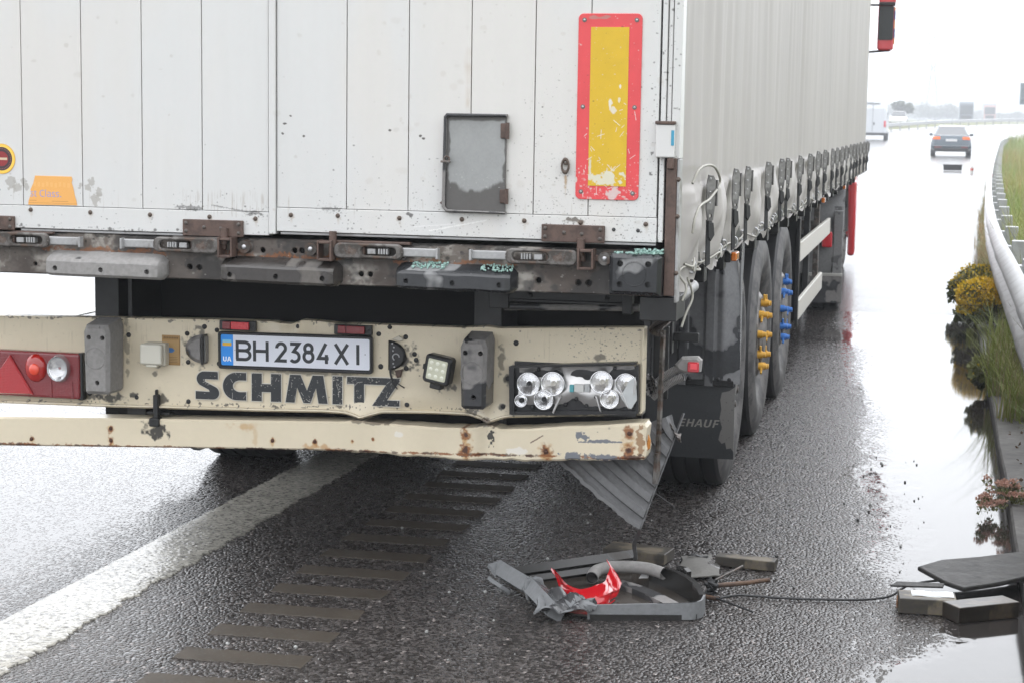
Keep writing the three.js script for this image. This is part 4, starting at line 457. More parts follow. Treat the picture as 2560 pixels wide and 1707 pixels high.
// right tail lamp, smashed: bare reflectors in a black tray
{
  const L = sub('smashed_tail_lamp', T), M_chrome = M(0.86, 0.86, 0.87, 0.14, { metalness: 1 }), M_chromeD = M(0.55, 0.54, 0.53, 0.3, { metalness: 0.9 }); L.position.set(0, 0, 0.002);
  mesh('tray', box(0.728, 1.132, 0.628, 0.792, -0.3, -0.292, 0.002), M_blackplastic, L);
  mesh('frame', merge([bar([0.726, 0.62, -0.286], [0.722, 0.777, -0.286], 0.016, 0.03), bar([0.72, 0.776, -0.286], [1.13, 0.806, -0.286], 0.007, 0.034), bar([0.724, 0.624, -0.286], [1.136, 0.648, -0.286], 0.012, 0.026), bar([1.137, 0.645, -0.288], [1.134, 0.8, -0.288], 0.008, 0.028)]), M_blackplastic, L);
  mesh('reflector_plate', grid(40, 12, (u, v) => { const x = mix(0.745, 1.122, u), lo = 0.648 + 0.012 * (x - 0.75) + 0.014 * (fbm(x * 40, 3, 3, 7)) + 0.02 * Math.exp(-(((x - 0.93) / 0.03) ** 2)), y = mix(lo, 0.772 + 0.066 * (x - 0.745), v); return [x, y, -0.287 + 0.006 * Math.sin(v * 6) + 0.004 * (fbm(x * 30, y * 30, 2, 4) - 0.5)]; }, 0.002), M_chromeD, L);
  const bowlG = (r, d) => { const n = 9, P = []; for (let i = 0; i <= n; i++) { const t = i / n; P.push([r * (0.16 + 0.84 * t), d * (t * t - 1)]); P.push([r * (0.16 + 0.84 * Math.min(1, t + 0.5 / n)), d * ((t + 0.15 / n) ** 2 - 1) - 0.0006]); } const g = lathe(P, 26).rotateX(Math.PI / 2); return toCreasedNormals(flat(g), 0.25); };
  const bw = (x, y, r, glass) => { const b = mesh('bowl', bowlG(r, 0.016), M_chrome, L); b.position.set(x, y, -0.266); mesh('ring', new THREE.TorusGeometry(r, 0.002, 6, 30), M_chrome, b); mesh('bulb', new THREE.SphereGeometry(0.009, 12, 8).scale(1, 1, 1.5).translate(0, 0, -0.012), glass ? M(0.8, 0.78, 0.72, 0.05, { transmission: 0.6, thickness: 0 }) : M_blackplastic, b); };
  bw(0.781, 0.723, 0.037); bw(0.861, 0.728, 0.038, 1); bw(1.021, 0.741, 0.036, 1); bw(1.1, 0.738, 0.034, 1); bw(0.832, 0.674, 0.031); bw(1.048, 0.688, 0.03, 1); bw(0.757, 0.668, 0.02);
  mesh('connector', box(0.915, 0.929, 0.703, 0.727, -0.284, -0.272, 0.002), M(0.1, 0.36, 0.4, 0.4), L); mesh('connector', box(0.93, 0.962, 0.704, 0.73, -0.284, -0.274, 0.002), M(0.6, 0.6, 0.58, 0.4), L); mesh('connector', box(0.964, 0.982, 0.706, 0.732, -0.284, -0.272, 0.002), M(0.45, 0.46, 0.46, 0.35), L);
  for (const [a, b] of [[[0.884, 0.69], [0.862, 0.632]], [[1.0, 0.7], [1.018, 0.645]], [[1.075, 0.735], [1.108, 0.66]], [[1.128, 0.755], [1.125, 0.705]]]) mesh('shard', prism([a, [a[0] + 0.007, a[1] - 0.004], [b[0] + 0.005, b[1]], [b[0], b[1] + 0.004]], -0.27, -0.258, 0.001), M_chromeD, L); const clr = M(0.8, 0.82, 0.82, 0.06, { transmission: 0.5, thickness: 0 });
  mesh('lens_remnant', prism([[1.085, 0.7], [1.11, 0.75], [1.132, 0.765], [1.138, 0.69], [1.12, 0.66], [1.104, 0.668]], -0.262, -0.259, 0.001), clr, L); for (const [x, y] of [[0.81, 0.77], [1.06, 0.785], [0.936, 0.68], [0.792, 0.645], [1.0, 0.69], [0.9, 0.66], [0.97, 0.66]]) rivet(x, y, -0.283, L, M_rubberBlack, 0.9, 'peg');
}

// ---------------------------------------------------------------- chassis
const Ch = sub('chassis', T);
for (const s of [-1, 1]) { const X = 0.655 * s; mesh('main_rail', merge([box(X - 0.008, X + 0.008, 0.74, 1.03, -8.6, -0.36, 0.002), box(X - 0.07, X + 0.07, 0.728, 0.742, -8.6, -0.36, 0.002), box(X - 0.07, X + 0.07, 1.03, 1.044, -13.3, -0.21, 0.002), box(X - 0.008, X + 0.008, 0.9, 1.03, -13.3, -8.6, 0.002)]), M_chassis, Ch); }
mesh('bumper_stay', box(-0.775, -0.685, 0.6, 1.04, -0.42, -0.335, 0.004), M_chassis, Ch); mesh('bumper_stay', box(0.578, 0.672, 0.6, 1.04, -0.42, -0.335, 0.004), M_chassis, Ch);
for (let z = -0.5; z > -13; z -= 0.6) mesh('cross_member', box(-1.24, 1.24, 1.0, 1.075, z - 0.04, z + 0.04, 0.003), M_chassis, Ch);
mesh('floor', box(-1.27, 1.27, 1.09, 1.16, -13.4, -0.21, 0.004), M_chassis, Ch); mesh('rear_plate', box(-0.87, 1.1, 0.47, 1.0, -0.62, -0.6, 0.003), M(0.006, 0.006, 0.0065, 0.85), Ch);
for (const s of [-1, 1]) mesh('bar_stay', box(s * 0.64 - 0.035, s * 0.64 + 0.035, 0.45, 0.66, -0.42, -0.372, 0.004), M_chassis, Ch);
{ // pipe and angle under the sill
  const R = sub('pipe_rack', T); mesh('angle', merge([box(0.72, 1.12, 1.0, 1.028, -0.24, -0.23, 0.002), box(0.72, 1.12, 0.992, 1.0, -0.27, -0.225, 0.002)]), M_chassis, R); mesh('pipe', cyl([0.7, 0.972, -0.25], [1.14, 0.985, -0.25], 0.012), M_rubHalf, R); mesh('end_plate', box(0.655, 0.72, 0.968, 1.03, -0.26, -0.225, 0.003), M_chassis, R); mesh('end_plate', box(1.09, 1.12, 0.965, 1.03, -0.27, -0.222, 0.003), M_chassis, R); for (const [x, y] of [[0.715, 1.014], [0.79, 1.014], [1.04, 1.014]]) rivet(x, y, -0.228, R, M_rubberBlack, 1.1, 'bolt');
}
for (const [z, c] of [[-2.5, 0], [-3.79, 1], [-5.09, 2]]) {
  mesh('axle', cyl([-0.9, 0.5, z], [0.9, 0.5, z], 0.073), M_chassis, Ch); for (const s of [-1, 1]) { mesh('air_spring', cyl([s * 0.655, 0.55, z - 0.35], [s * 0.655, 0.74, z - 0.35], 0.14), M_rubberBlack, Ch); wheel(T, s, z, s > 0 ? c : 0, 'wheel', 1.207, 0.375, 0.515, 0); }
}
// left side: skirt rail that closes the view across
mesh('tool_box', box(-1.2, -0.75, 0.5, 0.98, -7.6, -6.6, 0.02), M_chassis, Ch);

function tyreProfile(R, w) { const r = 0.3; const q = [[r, -w * 0.36], [r + 0.02, -w * 0.43], [mix(r, R, 0.35), -w * 0.495], [mix(r, R, 0.6), -w * 0.5], [R - 0.045, -w * 0.475], [R - 0.014, -w * 0.435], [R - 0.003, -w * 0.4]]; for (const t of [-0.25, -0.08, 0.08, 0.25]) q.push([R, w * (t - 0.035)], [R, w * (t - 0.022)], [R - 0.012, w * (t - 0.016)], [R - 0.012, w * (t + 0.016)], [R, w * (t + 0.022)]); const m = q.slice(0, 7).map(([a, b]) => [a, -b]).reverse(); return [...q, ...m]; }
function tyreMat() { return tyreMat.m ??= mk(grimeTex([0.105, 0.1, 0.097], [0.04, 0.039, 0.039], 21, 0.5), 3, 0.6); }
function rimMat() { return rimMat.m ??= mk(grimeTex([0.2, 0.19, 0.18], [0.07, 0.062, 0.055], 23, 0.5), 4, 0.5, { metalness: 0.3 }); }
function wheel(P, s, z, kind, name, xo, w, R, hubIn) {
  const W = sub(name, P, [s * (xo - w / 2), R - 0.012, z]); if (s < 0) W.rotation.y = Math.PI;
  const [sw, tr] = (wheel.t ??= {})[w] ??= (() => { const q = tyreProfile(R, w), f = p => toCreasedNormals(flat(lathe(p, 56).rotateZ(-Math.PI / 2)), 0.6); return [uvBox(mergeGeometries([f(q.slice(0, 6)), f(q.slice(-6))])), uvBox(f(q.slice(5, -5)))]; })(); mesh('tyre', sw, tyreMat(), W); mesh('tread', tr, M_rubberBlack, W);
  const o = w / 2; mesh('rim', (wheel.r ??= {})[w] ??= uvBox(toCreasedNormals(flat(lathe([[0.29, -o * 0.7], [0.3, o * 0.7], [0.305, o * 0.74], [0.296, o * 0.72], [0.285, o * 0.5], [0.262, o * 0.4], [0.225, o * 0.8], [0.195, o * 0.93], [0.14, o * 0.93], [0.138, o * 0.97], [0.12, o * 1.02], [0.0001, o * 1.03]], 40).rotateZ(-Math.PI / 2)), 0.5)), rimMat(), W);
  const col = [M_fit, M_yel(), M_blu()][kind]; for (let k = 0; k < 10; k++) { const a = k * Math.PI / 5 + 0.2, n = sub('wheel_nut', W, [o * 0.9, 0.168 * Math.cos(a), 0.168 * Math.sin(a)]); if (!kind) n.scale.x = 0.5; mesh('cap', wheel.n ??= merge([cyl([0, 0, 0], [0.03, 0, 0], 0.021, 0.019, 10), cyl([0.03, 0, 0], [0.047, 0, 0], 0.015, 0.013, 10)]), col, n); if (kind) { const b = mesh('pointer', wheel.p ??= prism([[-0.012, 0.012], [0.012, 0.012], [0.006, 0.045], [-0.006, 0.045]], 0.016, 0.026, 0.002).rotateY(Math.PI / 2), col, n); b.rotation.x = a * 1.7 + k; } }
}
function M_yel() { return M_yel.m ??= M(0.62, 0.33, 0.03, 0.4); } function M_blu() { return M_blu.m ??= M(0.03, 0.16, 0.5, 0.4); }

// mudguards and flaps at the rear axle
{
  const cv = document.createElement('canvas'); cv.width = 400; cv.height = 330; const c = cv.getContext('2d'); c.fillStyle = '#2b2d2f'; c.fillRect(0, 0, 400, 330); c.fillStyle = '#6d6b68'; c.beginPath(); c.moveTo(400, 10); c.lineTo(372, 30); c.lineTo(340, 38); c.lineTo(334, 70); c.lineTo(340, 110); c.lineTo(333, 150); c.lineTo(345, 190); c.lineTo(336, 215); c.lineTo(330, 245); c.lineTo(345, 262); c.lineTo(360, 255); c.lineTo(366, 285); c.lineTo(385, 280); c.lineTo(400, 300); c.fill(); c.fillStyle = '#85827c'; c.font = 'italic bold 50px sans-serif'; c.save(); c.translate(148, 192); c.scale(1.12, 0.95); c.fillText('EHAUF', 0, 0); c.restore(); for (let k = 0; k < 500; k++) { c.fillStyle = hash2(k, 3) < 0.5 ? 'rgba(15,15,16,.35)' : 'rgba(90,88,84,.18)'; c.fillRect(400 * hash2(k, 1), 330 * hash2(k, 2), 1 + 5 * hash2(k, 5), 1 + 4 * hash2(k, 6)); }
  const flapM = new THREE.MeshPhysicalMaterial({ map: fin(new THREE.CanvasTexture(cv), true, THREE.ClampToEdgeWrapping), roughness: 0.4 }), M_guard = wetRubber(31, 0.43, [0.13, 0.131, 0.134], [0.035, 0.036, 0.039]);
  for (const s of [1, -1]) {
    const G = sub('mudguard', T); const ribs = x => 0.012 * (sm(0.03, 0.04, Math.abs(((x - 0.93 + 10) % 0.11) - 0.055)) - 0.5);
    mesh('panel', uvBox(flat(grid(70, 26, (u, v) => { const x = mix(0.885, 1.262, u), edge = sm(0.8, 1, u); const y = mix(0.5, 1.09, v), back = 0.12 * Math.max(0, v - 0.72) ** 1.3 * 3; return [s * (x + 0.018 * edge * (1 - v) - 0.05 * sm(0.6, 1, v) * edge * 0.4), y, -1.94 - back - 0.09 * edge ** 2 + (u < 0.78 ? ribs(x) : 0.004 * Math.sin(u * 60))]; }, 0.006))), M_guard, G);
    mesh('side_skirt', uvBox(flat(grid(3, 20, (u, v) => [s * (1.278 - 0.012 * v - 0.004 * u), mix(0.5, 1.09, v), -2.03 - 0.16 * u * (0.3 + 0.7 * v) - 0.12 * Math.max(0, v - 0.72)], 0.005))), M_guard, G);
    const fl = grid(14, 12, (u, v) => [s * mix(0.9, 1.268, u), mix(s > 0 ? 0.195 : 0.13 + 0.03 * Math.sin(u * 9), 0.51, v), -1.955 + 0.015 * Math.sin(v * 2.5) - 0.01 * u * u], 0.008); mesh('flap', s > 0 ? uvXY(fl, 0.9, 0.195, 0.37, 0.315) : uvBox(flat(fl)), s > 0 ? flapM : M_guard, G);
    if (s > 0) { mesh('clamp_strip', box(0.9, 1.262, 0.5, 0.525, -1.95, -1.935, 0.003), M_chassis, G); for (const x of [0.96, 1.08, 1.2, 1.245]) rivet(x, 0.53, -1.93, G, M_rubberBlack, 1.2, 'bolt'); }
    mesh('stay', cyl([s * 0.66, 0.7, -1.98], [s * 1.2, 0.72, -1.98], 0.018), M_chassis, G);
  }
}
// bent marker arm with a red lamp, bracket scraps and a hanging strut at the crushed corner
{
  const A = sub('marker_arm', T); const pts = []; for (let i = 0; i <= 46; i++) { const t = i / 46; pts.push([mix(1.15, 1.252, t), mix(0.7, 0.772, t) + 0.01 * Math.sin(t * 3), -0.47]); }
  const cv = new THREE.CatmullRomCurve3(pts.map(p => new THREE.Vector3(...p))), g = new THREE.TubeGeometry(cv, 138, 0.014, 10), p = g.attributes.position, q = new THREE.Vector3(); for (let i = 0; i < p.count; i++) { const k = Math.floor(i / 11), c = cv.getPointAt(k / 138), f = k % 6 < 3 ? 1 : 0.76; q.fromBufferAttribute(p, i).sub(c).multiplyScalar(f).add(c); p.setXYZ(i, q.x, q.y, q.z); } g.computeVertexNormals(); mesh('bellows', uvBox(g), M_rubDry, A);
  const g2 = g.clone().translate(0.006, -0.03, 0.01); mesh('bellows', uvBox(g2), M_rubDry, A);
  mesh('lamp_head', prism([[1.228, 0.783], [1.25, 0.808], [1.303, 0.812], [1.316, 0.8], [1.313, 0.762], [1.268, 0.754], [1.238, 0.764]], -0.49, -0.45, 0.008), M_rubDry, A); mesh('lens', ext(rrect(1.272, 1.309, 0.762, 0.795, 0.005), -0.452, -0.44, 0.003), M(0.5, 0.02, 0.03, 0.15, { clearcoat: 1 }), A); mesh('lens_core', box(1.281, 1.303, 0.772, 0.79, -0.4405, -0.438, 0.001), M(0.85, 0.1, 0.12, 0.2), A); mesh('torn_cuff', grid(8, 8, (u, v) => [1.13 + 0.035 * u + 0.01 * v, 0.69 + 0.06 * v - 0.02 * u, -0.44 + 0.02 * Math.sin(u * 5 + v * 4)], 0.004), M_rubHalf, A);
  const S = sub('bent_strut', T); mesh('strut', merge([bar([1.196, 0.9, -0.4], [1.19, 0.42, -0.38], 0.014, 0.01), bar([1.19, 0.5, -0.378], [1.186, 0.4, -0.375], 0.02, 0.012)]), M_fit, S); mesh('scrap', grid(10, 8, (u, v) => [1.17 + 0.05 * u + 0.015 * Math.sin(v * 6), 0.965 - 0.075 * v, -0.33 + 0.03 * Math.sin(u * 4 + v * 5)], 0.003), M_fit, S); mesh('scrap', grid(8, 6, (u, v) => [1.19 + 0.07 * u, 0.55 + 0.03 * v + 0.02 * Math.sin(u * 5), -0.42 + 0.02 * Math.sin(v * 4 + u * 6)], 0.003), M_fit, S);
  mesh('angle_piece', merge([box(1.2, 1.285, 0.84, 0.87, -0.62, -0.6, 0.003), box(1.19, 1.2, 0.8, 0.94, -0.62, -0.58, 0.003)]), M_chassis, S); mesh('lamp_bracket', merge([box(1.15, 1.2, 0.66, 0.9, -0.52, -0.5, 0.003)]), M_chassis, S);
}
// torn ribbed flap hanging under the bar, with a strip down to the ground
{
  const M_torn = wetRubber(41, 0.4, [0.13, 0.13, 0.132], [0.03, 0.031, 0.033]), F = sub('torn_flap', T), Lf = v => v < 0.5 ? [mix(0.85, 0.975, v * 2), mix(0.47, 0.35, v * 2)] : [mix(0.975, 1.125, v * 2 - 1), mix(0.35, 0.262, v * 2 - 1)], Rg = v => [mix(1.262, 1.141, v), mix(0.625, 0.25, v)];
  mesh('sheet', uvBox(flat(grid(30, 90, (u, v) => { const j = 0.008 * (fbm(u * 26, 1, 3, 5) - 0.5) * (v < 0.1 ? 1 : 0), a = [mix(0.85, 1.225, v), mix(0.47, 0.62, v)], b = Rg(1 - 0.86 * v), r = 0.5 + 0.5 * Math.cos(v * 6.5 * Math.PI * 2); return [mix(a[0], b[0], u) + 0.014 * Math.sin(u * 3.14) * (1 - v) + j, mix(a[1], b[1], u) - 0.012 * Math.sin(u * 3.14) * (1 - v) + j, -0.36 - 0.08 * v + 0.014 * sm(0.25, 0.6, r) + 0.02 * Math.sin(u * 2.6)]; }, 0.004))), M_torn, F);
  mesh('edge', uvBox(flat(grid(4, 20, (u, v) => { const b = Rg(v); return [b[0] + 0.006 * u, b[1], -0.36 - 0.09 * (1 - v) + 0.012 * u]; }, 0.004))), M_torn, F); mesh('strip', uvBox(flat(grid(3, 16, (u, v) => [mix(1.136, 1.064, v) + 0.014 * (u - 0.5) + 0.006 * Math.sin(v * 9), mix(0.265, 0.045, v), mix(-0.36, -0.72, v) + 0.008 * Math.sin(v * 7 + u)], 0.003))), M_torn, F); mesh('wire', tube([[1.19, 0.37, -0.36], [1.22, 0.355, -0.35], [1.255, 0.33, -0.35]], 0.0022, 12, 5), M_rubberBlack, F);
}

// ---------------------------------------------------------------- side curtain with folds, skirt pulled in at every strap
const strapZ = [-0.52, -1.28, -1.86, -2.57, -3.27, -3.78, -4.43, -5.11, -5.85]; for (let z = -6.5; z > -13.2; z -= 0.66) strapZ.push(z);
const curtCol = dataTex(1024, 512, (u, v) => { const a = fbm(u * 14, v * 3, 4, 3, 0), b = fbm(u * 120, v * 3, 3, 8, 0), c = fbm(u * 90, v * 45, 2, 5, 0); const k = 0.345 * (0.9 + 0.12 * a + 0.08 * b + 0.03 * c); return [k, k * 0.943, k * 0.895]; }, true, THREE.MirroredRepeatWrapping);
const M_curtain = new THREE.MeshPhysicalMaterial({ map: curtCol, roughness: 0.5, ior: 1.4 });
const pinch = z => { let d = 9, w = 0.66; for (let i = 0; i < strapZ.length; i++) { const q = Math.abs(z - strapZ[i]); if (q < d) { d = q; } } return d; };
const curtX = (z, y) => {
  const k = 1 - 0.5 * sm(0, 13, -z); let x = 1.292 + k * (0.05 * (fbm(z * 1.5 + y * 0.12, y * 0.25, 3, 3) - 0.5) + 0.034 * (fbm(z * 5 + y * 0.35, y * 0.3, 2, 7) - 0.5) + 0.007 * (fbm(z * 13, y * 0.5, 2, 9) - 0.5));
  x += 0.012 * Math.sin(z * 9.5 + y * 1.6) * Math.exp(z * 0.9) * sm(1.3, 1.9, y); // folds that run down to the rear corner
  const sk = sm(1.385, 1.35, y), d = pinch(z), b = Math.pow(Math.min(1, d / 0.3), 0.6), t = Math.max(0, Math.min(1, (1.37 - y) / 0.27));
  x += sk * (0.008 + 0.024 * Math.sin(Math.PI * Math.min(1, t * 0.95)) * b - 0.03 * (1 - b) * Math.min(1, t * 3) + 0.055 * (fbm(z * 6 + y * 3, y * 8, 3, 17) - 0.5) * (0.3 + t) - 0.02 * t * t) * sm(-0.05, -0.3, z);
  return x;
};
{
  const ys = [1.08, 1.095, 1.11, 1.13, 1.15, 1.17, 1.19, 1.21, 1.23, 1.25, 1.27, 1.29, 1.31, 1.33, 1.345, 1.352, 1.358, 1.364, 1.37, 1.376, 1.384, 1.4, 1.45, 1.5, 1.56, 1.62, 1.7, 1.8, 1.9, 2.0, 2.15, 2.3, 2.5, 2.7, 3.0, 3.4, 3.93], nz = 760, zz = u => -0.07 - 13.3 * Math.pow(u, 1.35);
  const g = grid(nz, ys.length - 1, (u, v) => { const z = zz(u), y = ys[Math.round(v * (ys.length - 1))]; const hem = (y < 1.1 ? 0.014 * Math.sin(z * 33) : 0) - 0.07 * sm(1.2, 1.08, y) * Math.exp(z / 0.25); return [curtX(z, y), y + hem + (y < 1.15 ? 0.02 * (fbm(z * 4, 2, 3, 5) - 0.5) : 0), z]; });
  const p = g.attributes.position, uv = g.attributes.uv; for (let i = 0; i < p.count; i++) uv.setXY(i, -p.getZ(i) / 7, p.getY(i) / 3); mesh('side_curtain', g, M_curtain, T);
  const g2 = grid(60, 6, (u, v) => [-1.285 - 0.006 * Math.sin(u * 90), mix(1.08, 3.93, v), -0.07 - 13.3 * u]); mesh('side_curtain', uvBox(flat(g2)), M_curtain, T);
  mesh('roof', box(-1.28, 1.28, 3.9, 3.97, -13.45, -0.06, 0.01), M_curtain, T); mesh('front_wall', box(-1.28, 1.275, 1.1, 3.9, -13.45, -13.38, 0.005), M_alu, T); mesh('rear_header', box(-1.28, 1.28, 3.86, 3.97, -0.06, 0.004, 0.005), M_door, T);
}
// straps: plate buckle, over-centre lever, webbing and hook
{
  const M_buckle = mk(grimeTex([0.22, 0.214, 0.207], [0.11, 0.107, 0.104], 61, 0.5), 5, 0.45, { metalness: 0.15 }), hole = [0, 1.268, 0.0085];
  const bg = prism([[-0.012, 1.402], [0.01, 1.4], [0.022, 1.385], [0.021, 1.3], [0.014, 1.255], [0.006, 1.248], [-0.012, 1.252], [-0.02, 1.29], [-0.02, 1.37]], 0, 0.006, 0.0015, [hole], 8).rotateY(Math.PI / 2);
  const lg = merge([box(-0.003, 0.003, 1.3, 1.385, 0, 0.012, 0.001).translate(0.026, 0, -0.002)]).rotateY(Math.PI / 2), wg = prism([[-0.014, 1.255], [0.012, 1.255], [0.014, 1.2], [0.006, 1.19], [0.008, 1.11], [-0.012, 1.1]], -0.002, 0.003, 0.001).rotateY(Math.PI / 2), tg = prism([[-0.01, 1.25], [0.014, 1.245], [0.02, 1.205], [0.004, 1.185], [-0.008, 1.2]], 0.003, 0.008, 0.001).rotateY(Math.PI / 2);
  strapZ.forEach((z, i) => { const S = sub('curtain_strap', T, [curtX(z, 1.36) + 0.02, 0.006 * (hash2(i, 5) - 0.5), z]); S.rotation.set(0.05 * (hash2(i, 9) - 0.5), -0.65 + 0.3 * (hash2(i, 19) - 0.5), 0); mesh('buckle', bg, M_buckle, S); mesh('lever', lg, M_buckle, S); mesh('webbing', wg, M_rubberBlack, S); mesh('tail', tg, M_rubberBlack, S); for (const y of [1.39, 1.345, 1.31]) { const r = mesh('rivet', rivetG, M_steel, S); r.position.set(0.006, y, 0.004); r.rotation.y = Math.PI / 2; r.scale.setScalar(0.5); } });
  // cord threaded through eyelets along the hem
  const R = rng(5), pts = [], M_cord = M(0.3, 0.29, 0.25, 0.5); for (let z = -0.12; z > -13.3; z -= 0.09) pts.push([curtX(z, 1.11) + 0.012, 1.112 + 0.012 * Math.sin(z * 21) + 0.008 * (R() - 0.5), z]); mesh('seal_cord', tube([[1.3, 1.03, -0.07], [1.31, 1.07, -0.09], ...pts], 0.004, 700, 6), M_cord, T);
  const eg = new THREE.TorusGeometry(0.013, 0.003, 6, 16).scale(1, 1.4, 1).rotateY(0.5); for (let z = -0.3; z > -9; z -= 0.2 + 0.02 * R()) { const e = mesh('eyelet', eg, M_steel, T); e.position.set(curtX(z, 1.11) + 0.008, 1.116, z); e.rotation.y = R() - 0.5; }
  mesh('loose_cord', tube([[1.315, 1.385, -0.12], [1.325, 1.42, -0.16], [1.335, 1.436, -0.34], [1.34, 1.42, -0.5], [1.34, 1.375, -0.62], [1.335, 1.33, -0.42], [1.33, 1.306, -0.16], [1.325, 1.27, -0.11], [1.322, 1.235, -0.1]], 0.0042, 80, 7), M_cord, T);
  mesh('cord_knot', merge([tube([[1.3, 1.14, -0.09], [1.32, 1.13, -0.15], [1.315, 1.15, -0.2], [1.32, 1.11, -0.18]], 0.004, 24, 6), tube([[1.31, 1.1, -0.1], [1.325, 1.04, -0.12], [1.31, 0.99, -0.09], [1.3, 0.95, -0.07]], 0.0038, 24, 6)]), M_cord, T);
  mesh('roller_tube', cyl([1.22, 0.985, -0.4], [1.27, 1.035, -0.55], 0.02, 0.02, 16), M_alu, T);
  for (const z of [-1.75, -7.2, -9.9]) { const L = sub('side_lamp', T); mesh('lens', box(1.262, 1.285, 1.03, 1.065, z - 0.05, z + 0.05, 0.006), M(0.6, 0.16, 0.02, 0.2, { clearcoat: 1 }), L); mesh('mount', box(1.24, 1.263, 1.025, 1.07, z - 0.06, z + 0.06, 0.004), M_blackplastic, L); }
}
{ // side guard: two pale rails between black uprights
  const G = sub('side_guard', T), M_rail = mk(T_alu, 1.5, 0.45), pale = M(0.55, 0.53, 0.48, 0.45);
  mesh('rail', box(1.19, 1.215, 0.705, 0.83, -9.1, -6.03, 0.006), pale, G); mesh('rail', box(1.19, 1.215, 0.34, 0.465, -8.3, -6.03, 0.006), pale, G); mesh('upright', box(1.13, 1.19, 0.33, 1.08, -6.14, -6.04, 0.005), M_chassis, G); mesh('upright', box(1.15, 1.19, 0.33, 1.08, -8.2, -8.13, 0.004), M_fit, G); mesh('upright', box(1.15, 1.19, 0.33, 1.08, -7.2, -7.13, 0.004), M_chassis, G); mesh('end_plate', box(1.192, 1.212, 0.3, 0.98, -6.03, -5.98, 0.004), M_chassis, G);
  mesh('landing_leg', box(0.9, 1.03, 0.3, 1.05, -10.95 + 2.4, -10.8 + 2.4, 0.01), M_fit, T); mesh('landing_leg', box(-1.03, -0.9, 0.3, 1.05, -8.55, -8.4, 0.01), M_fit, T);
}

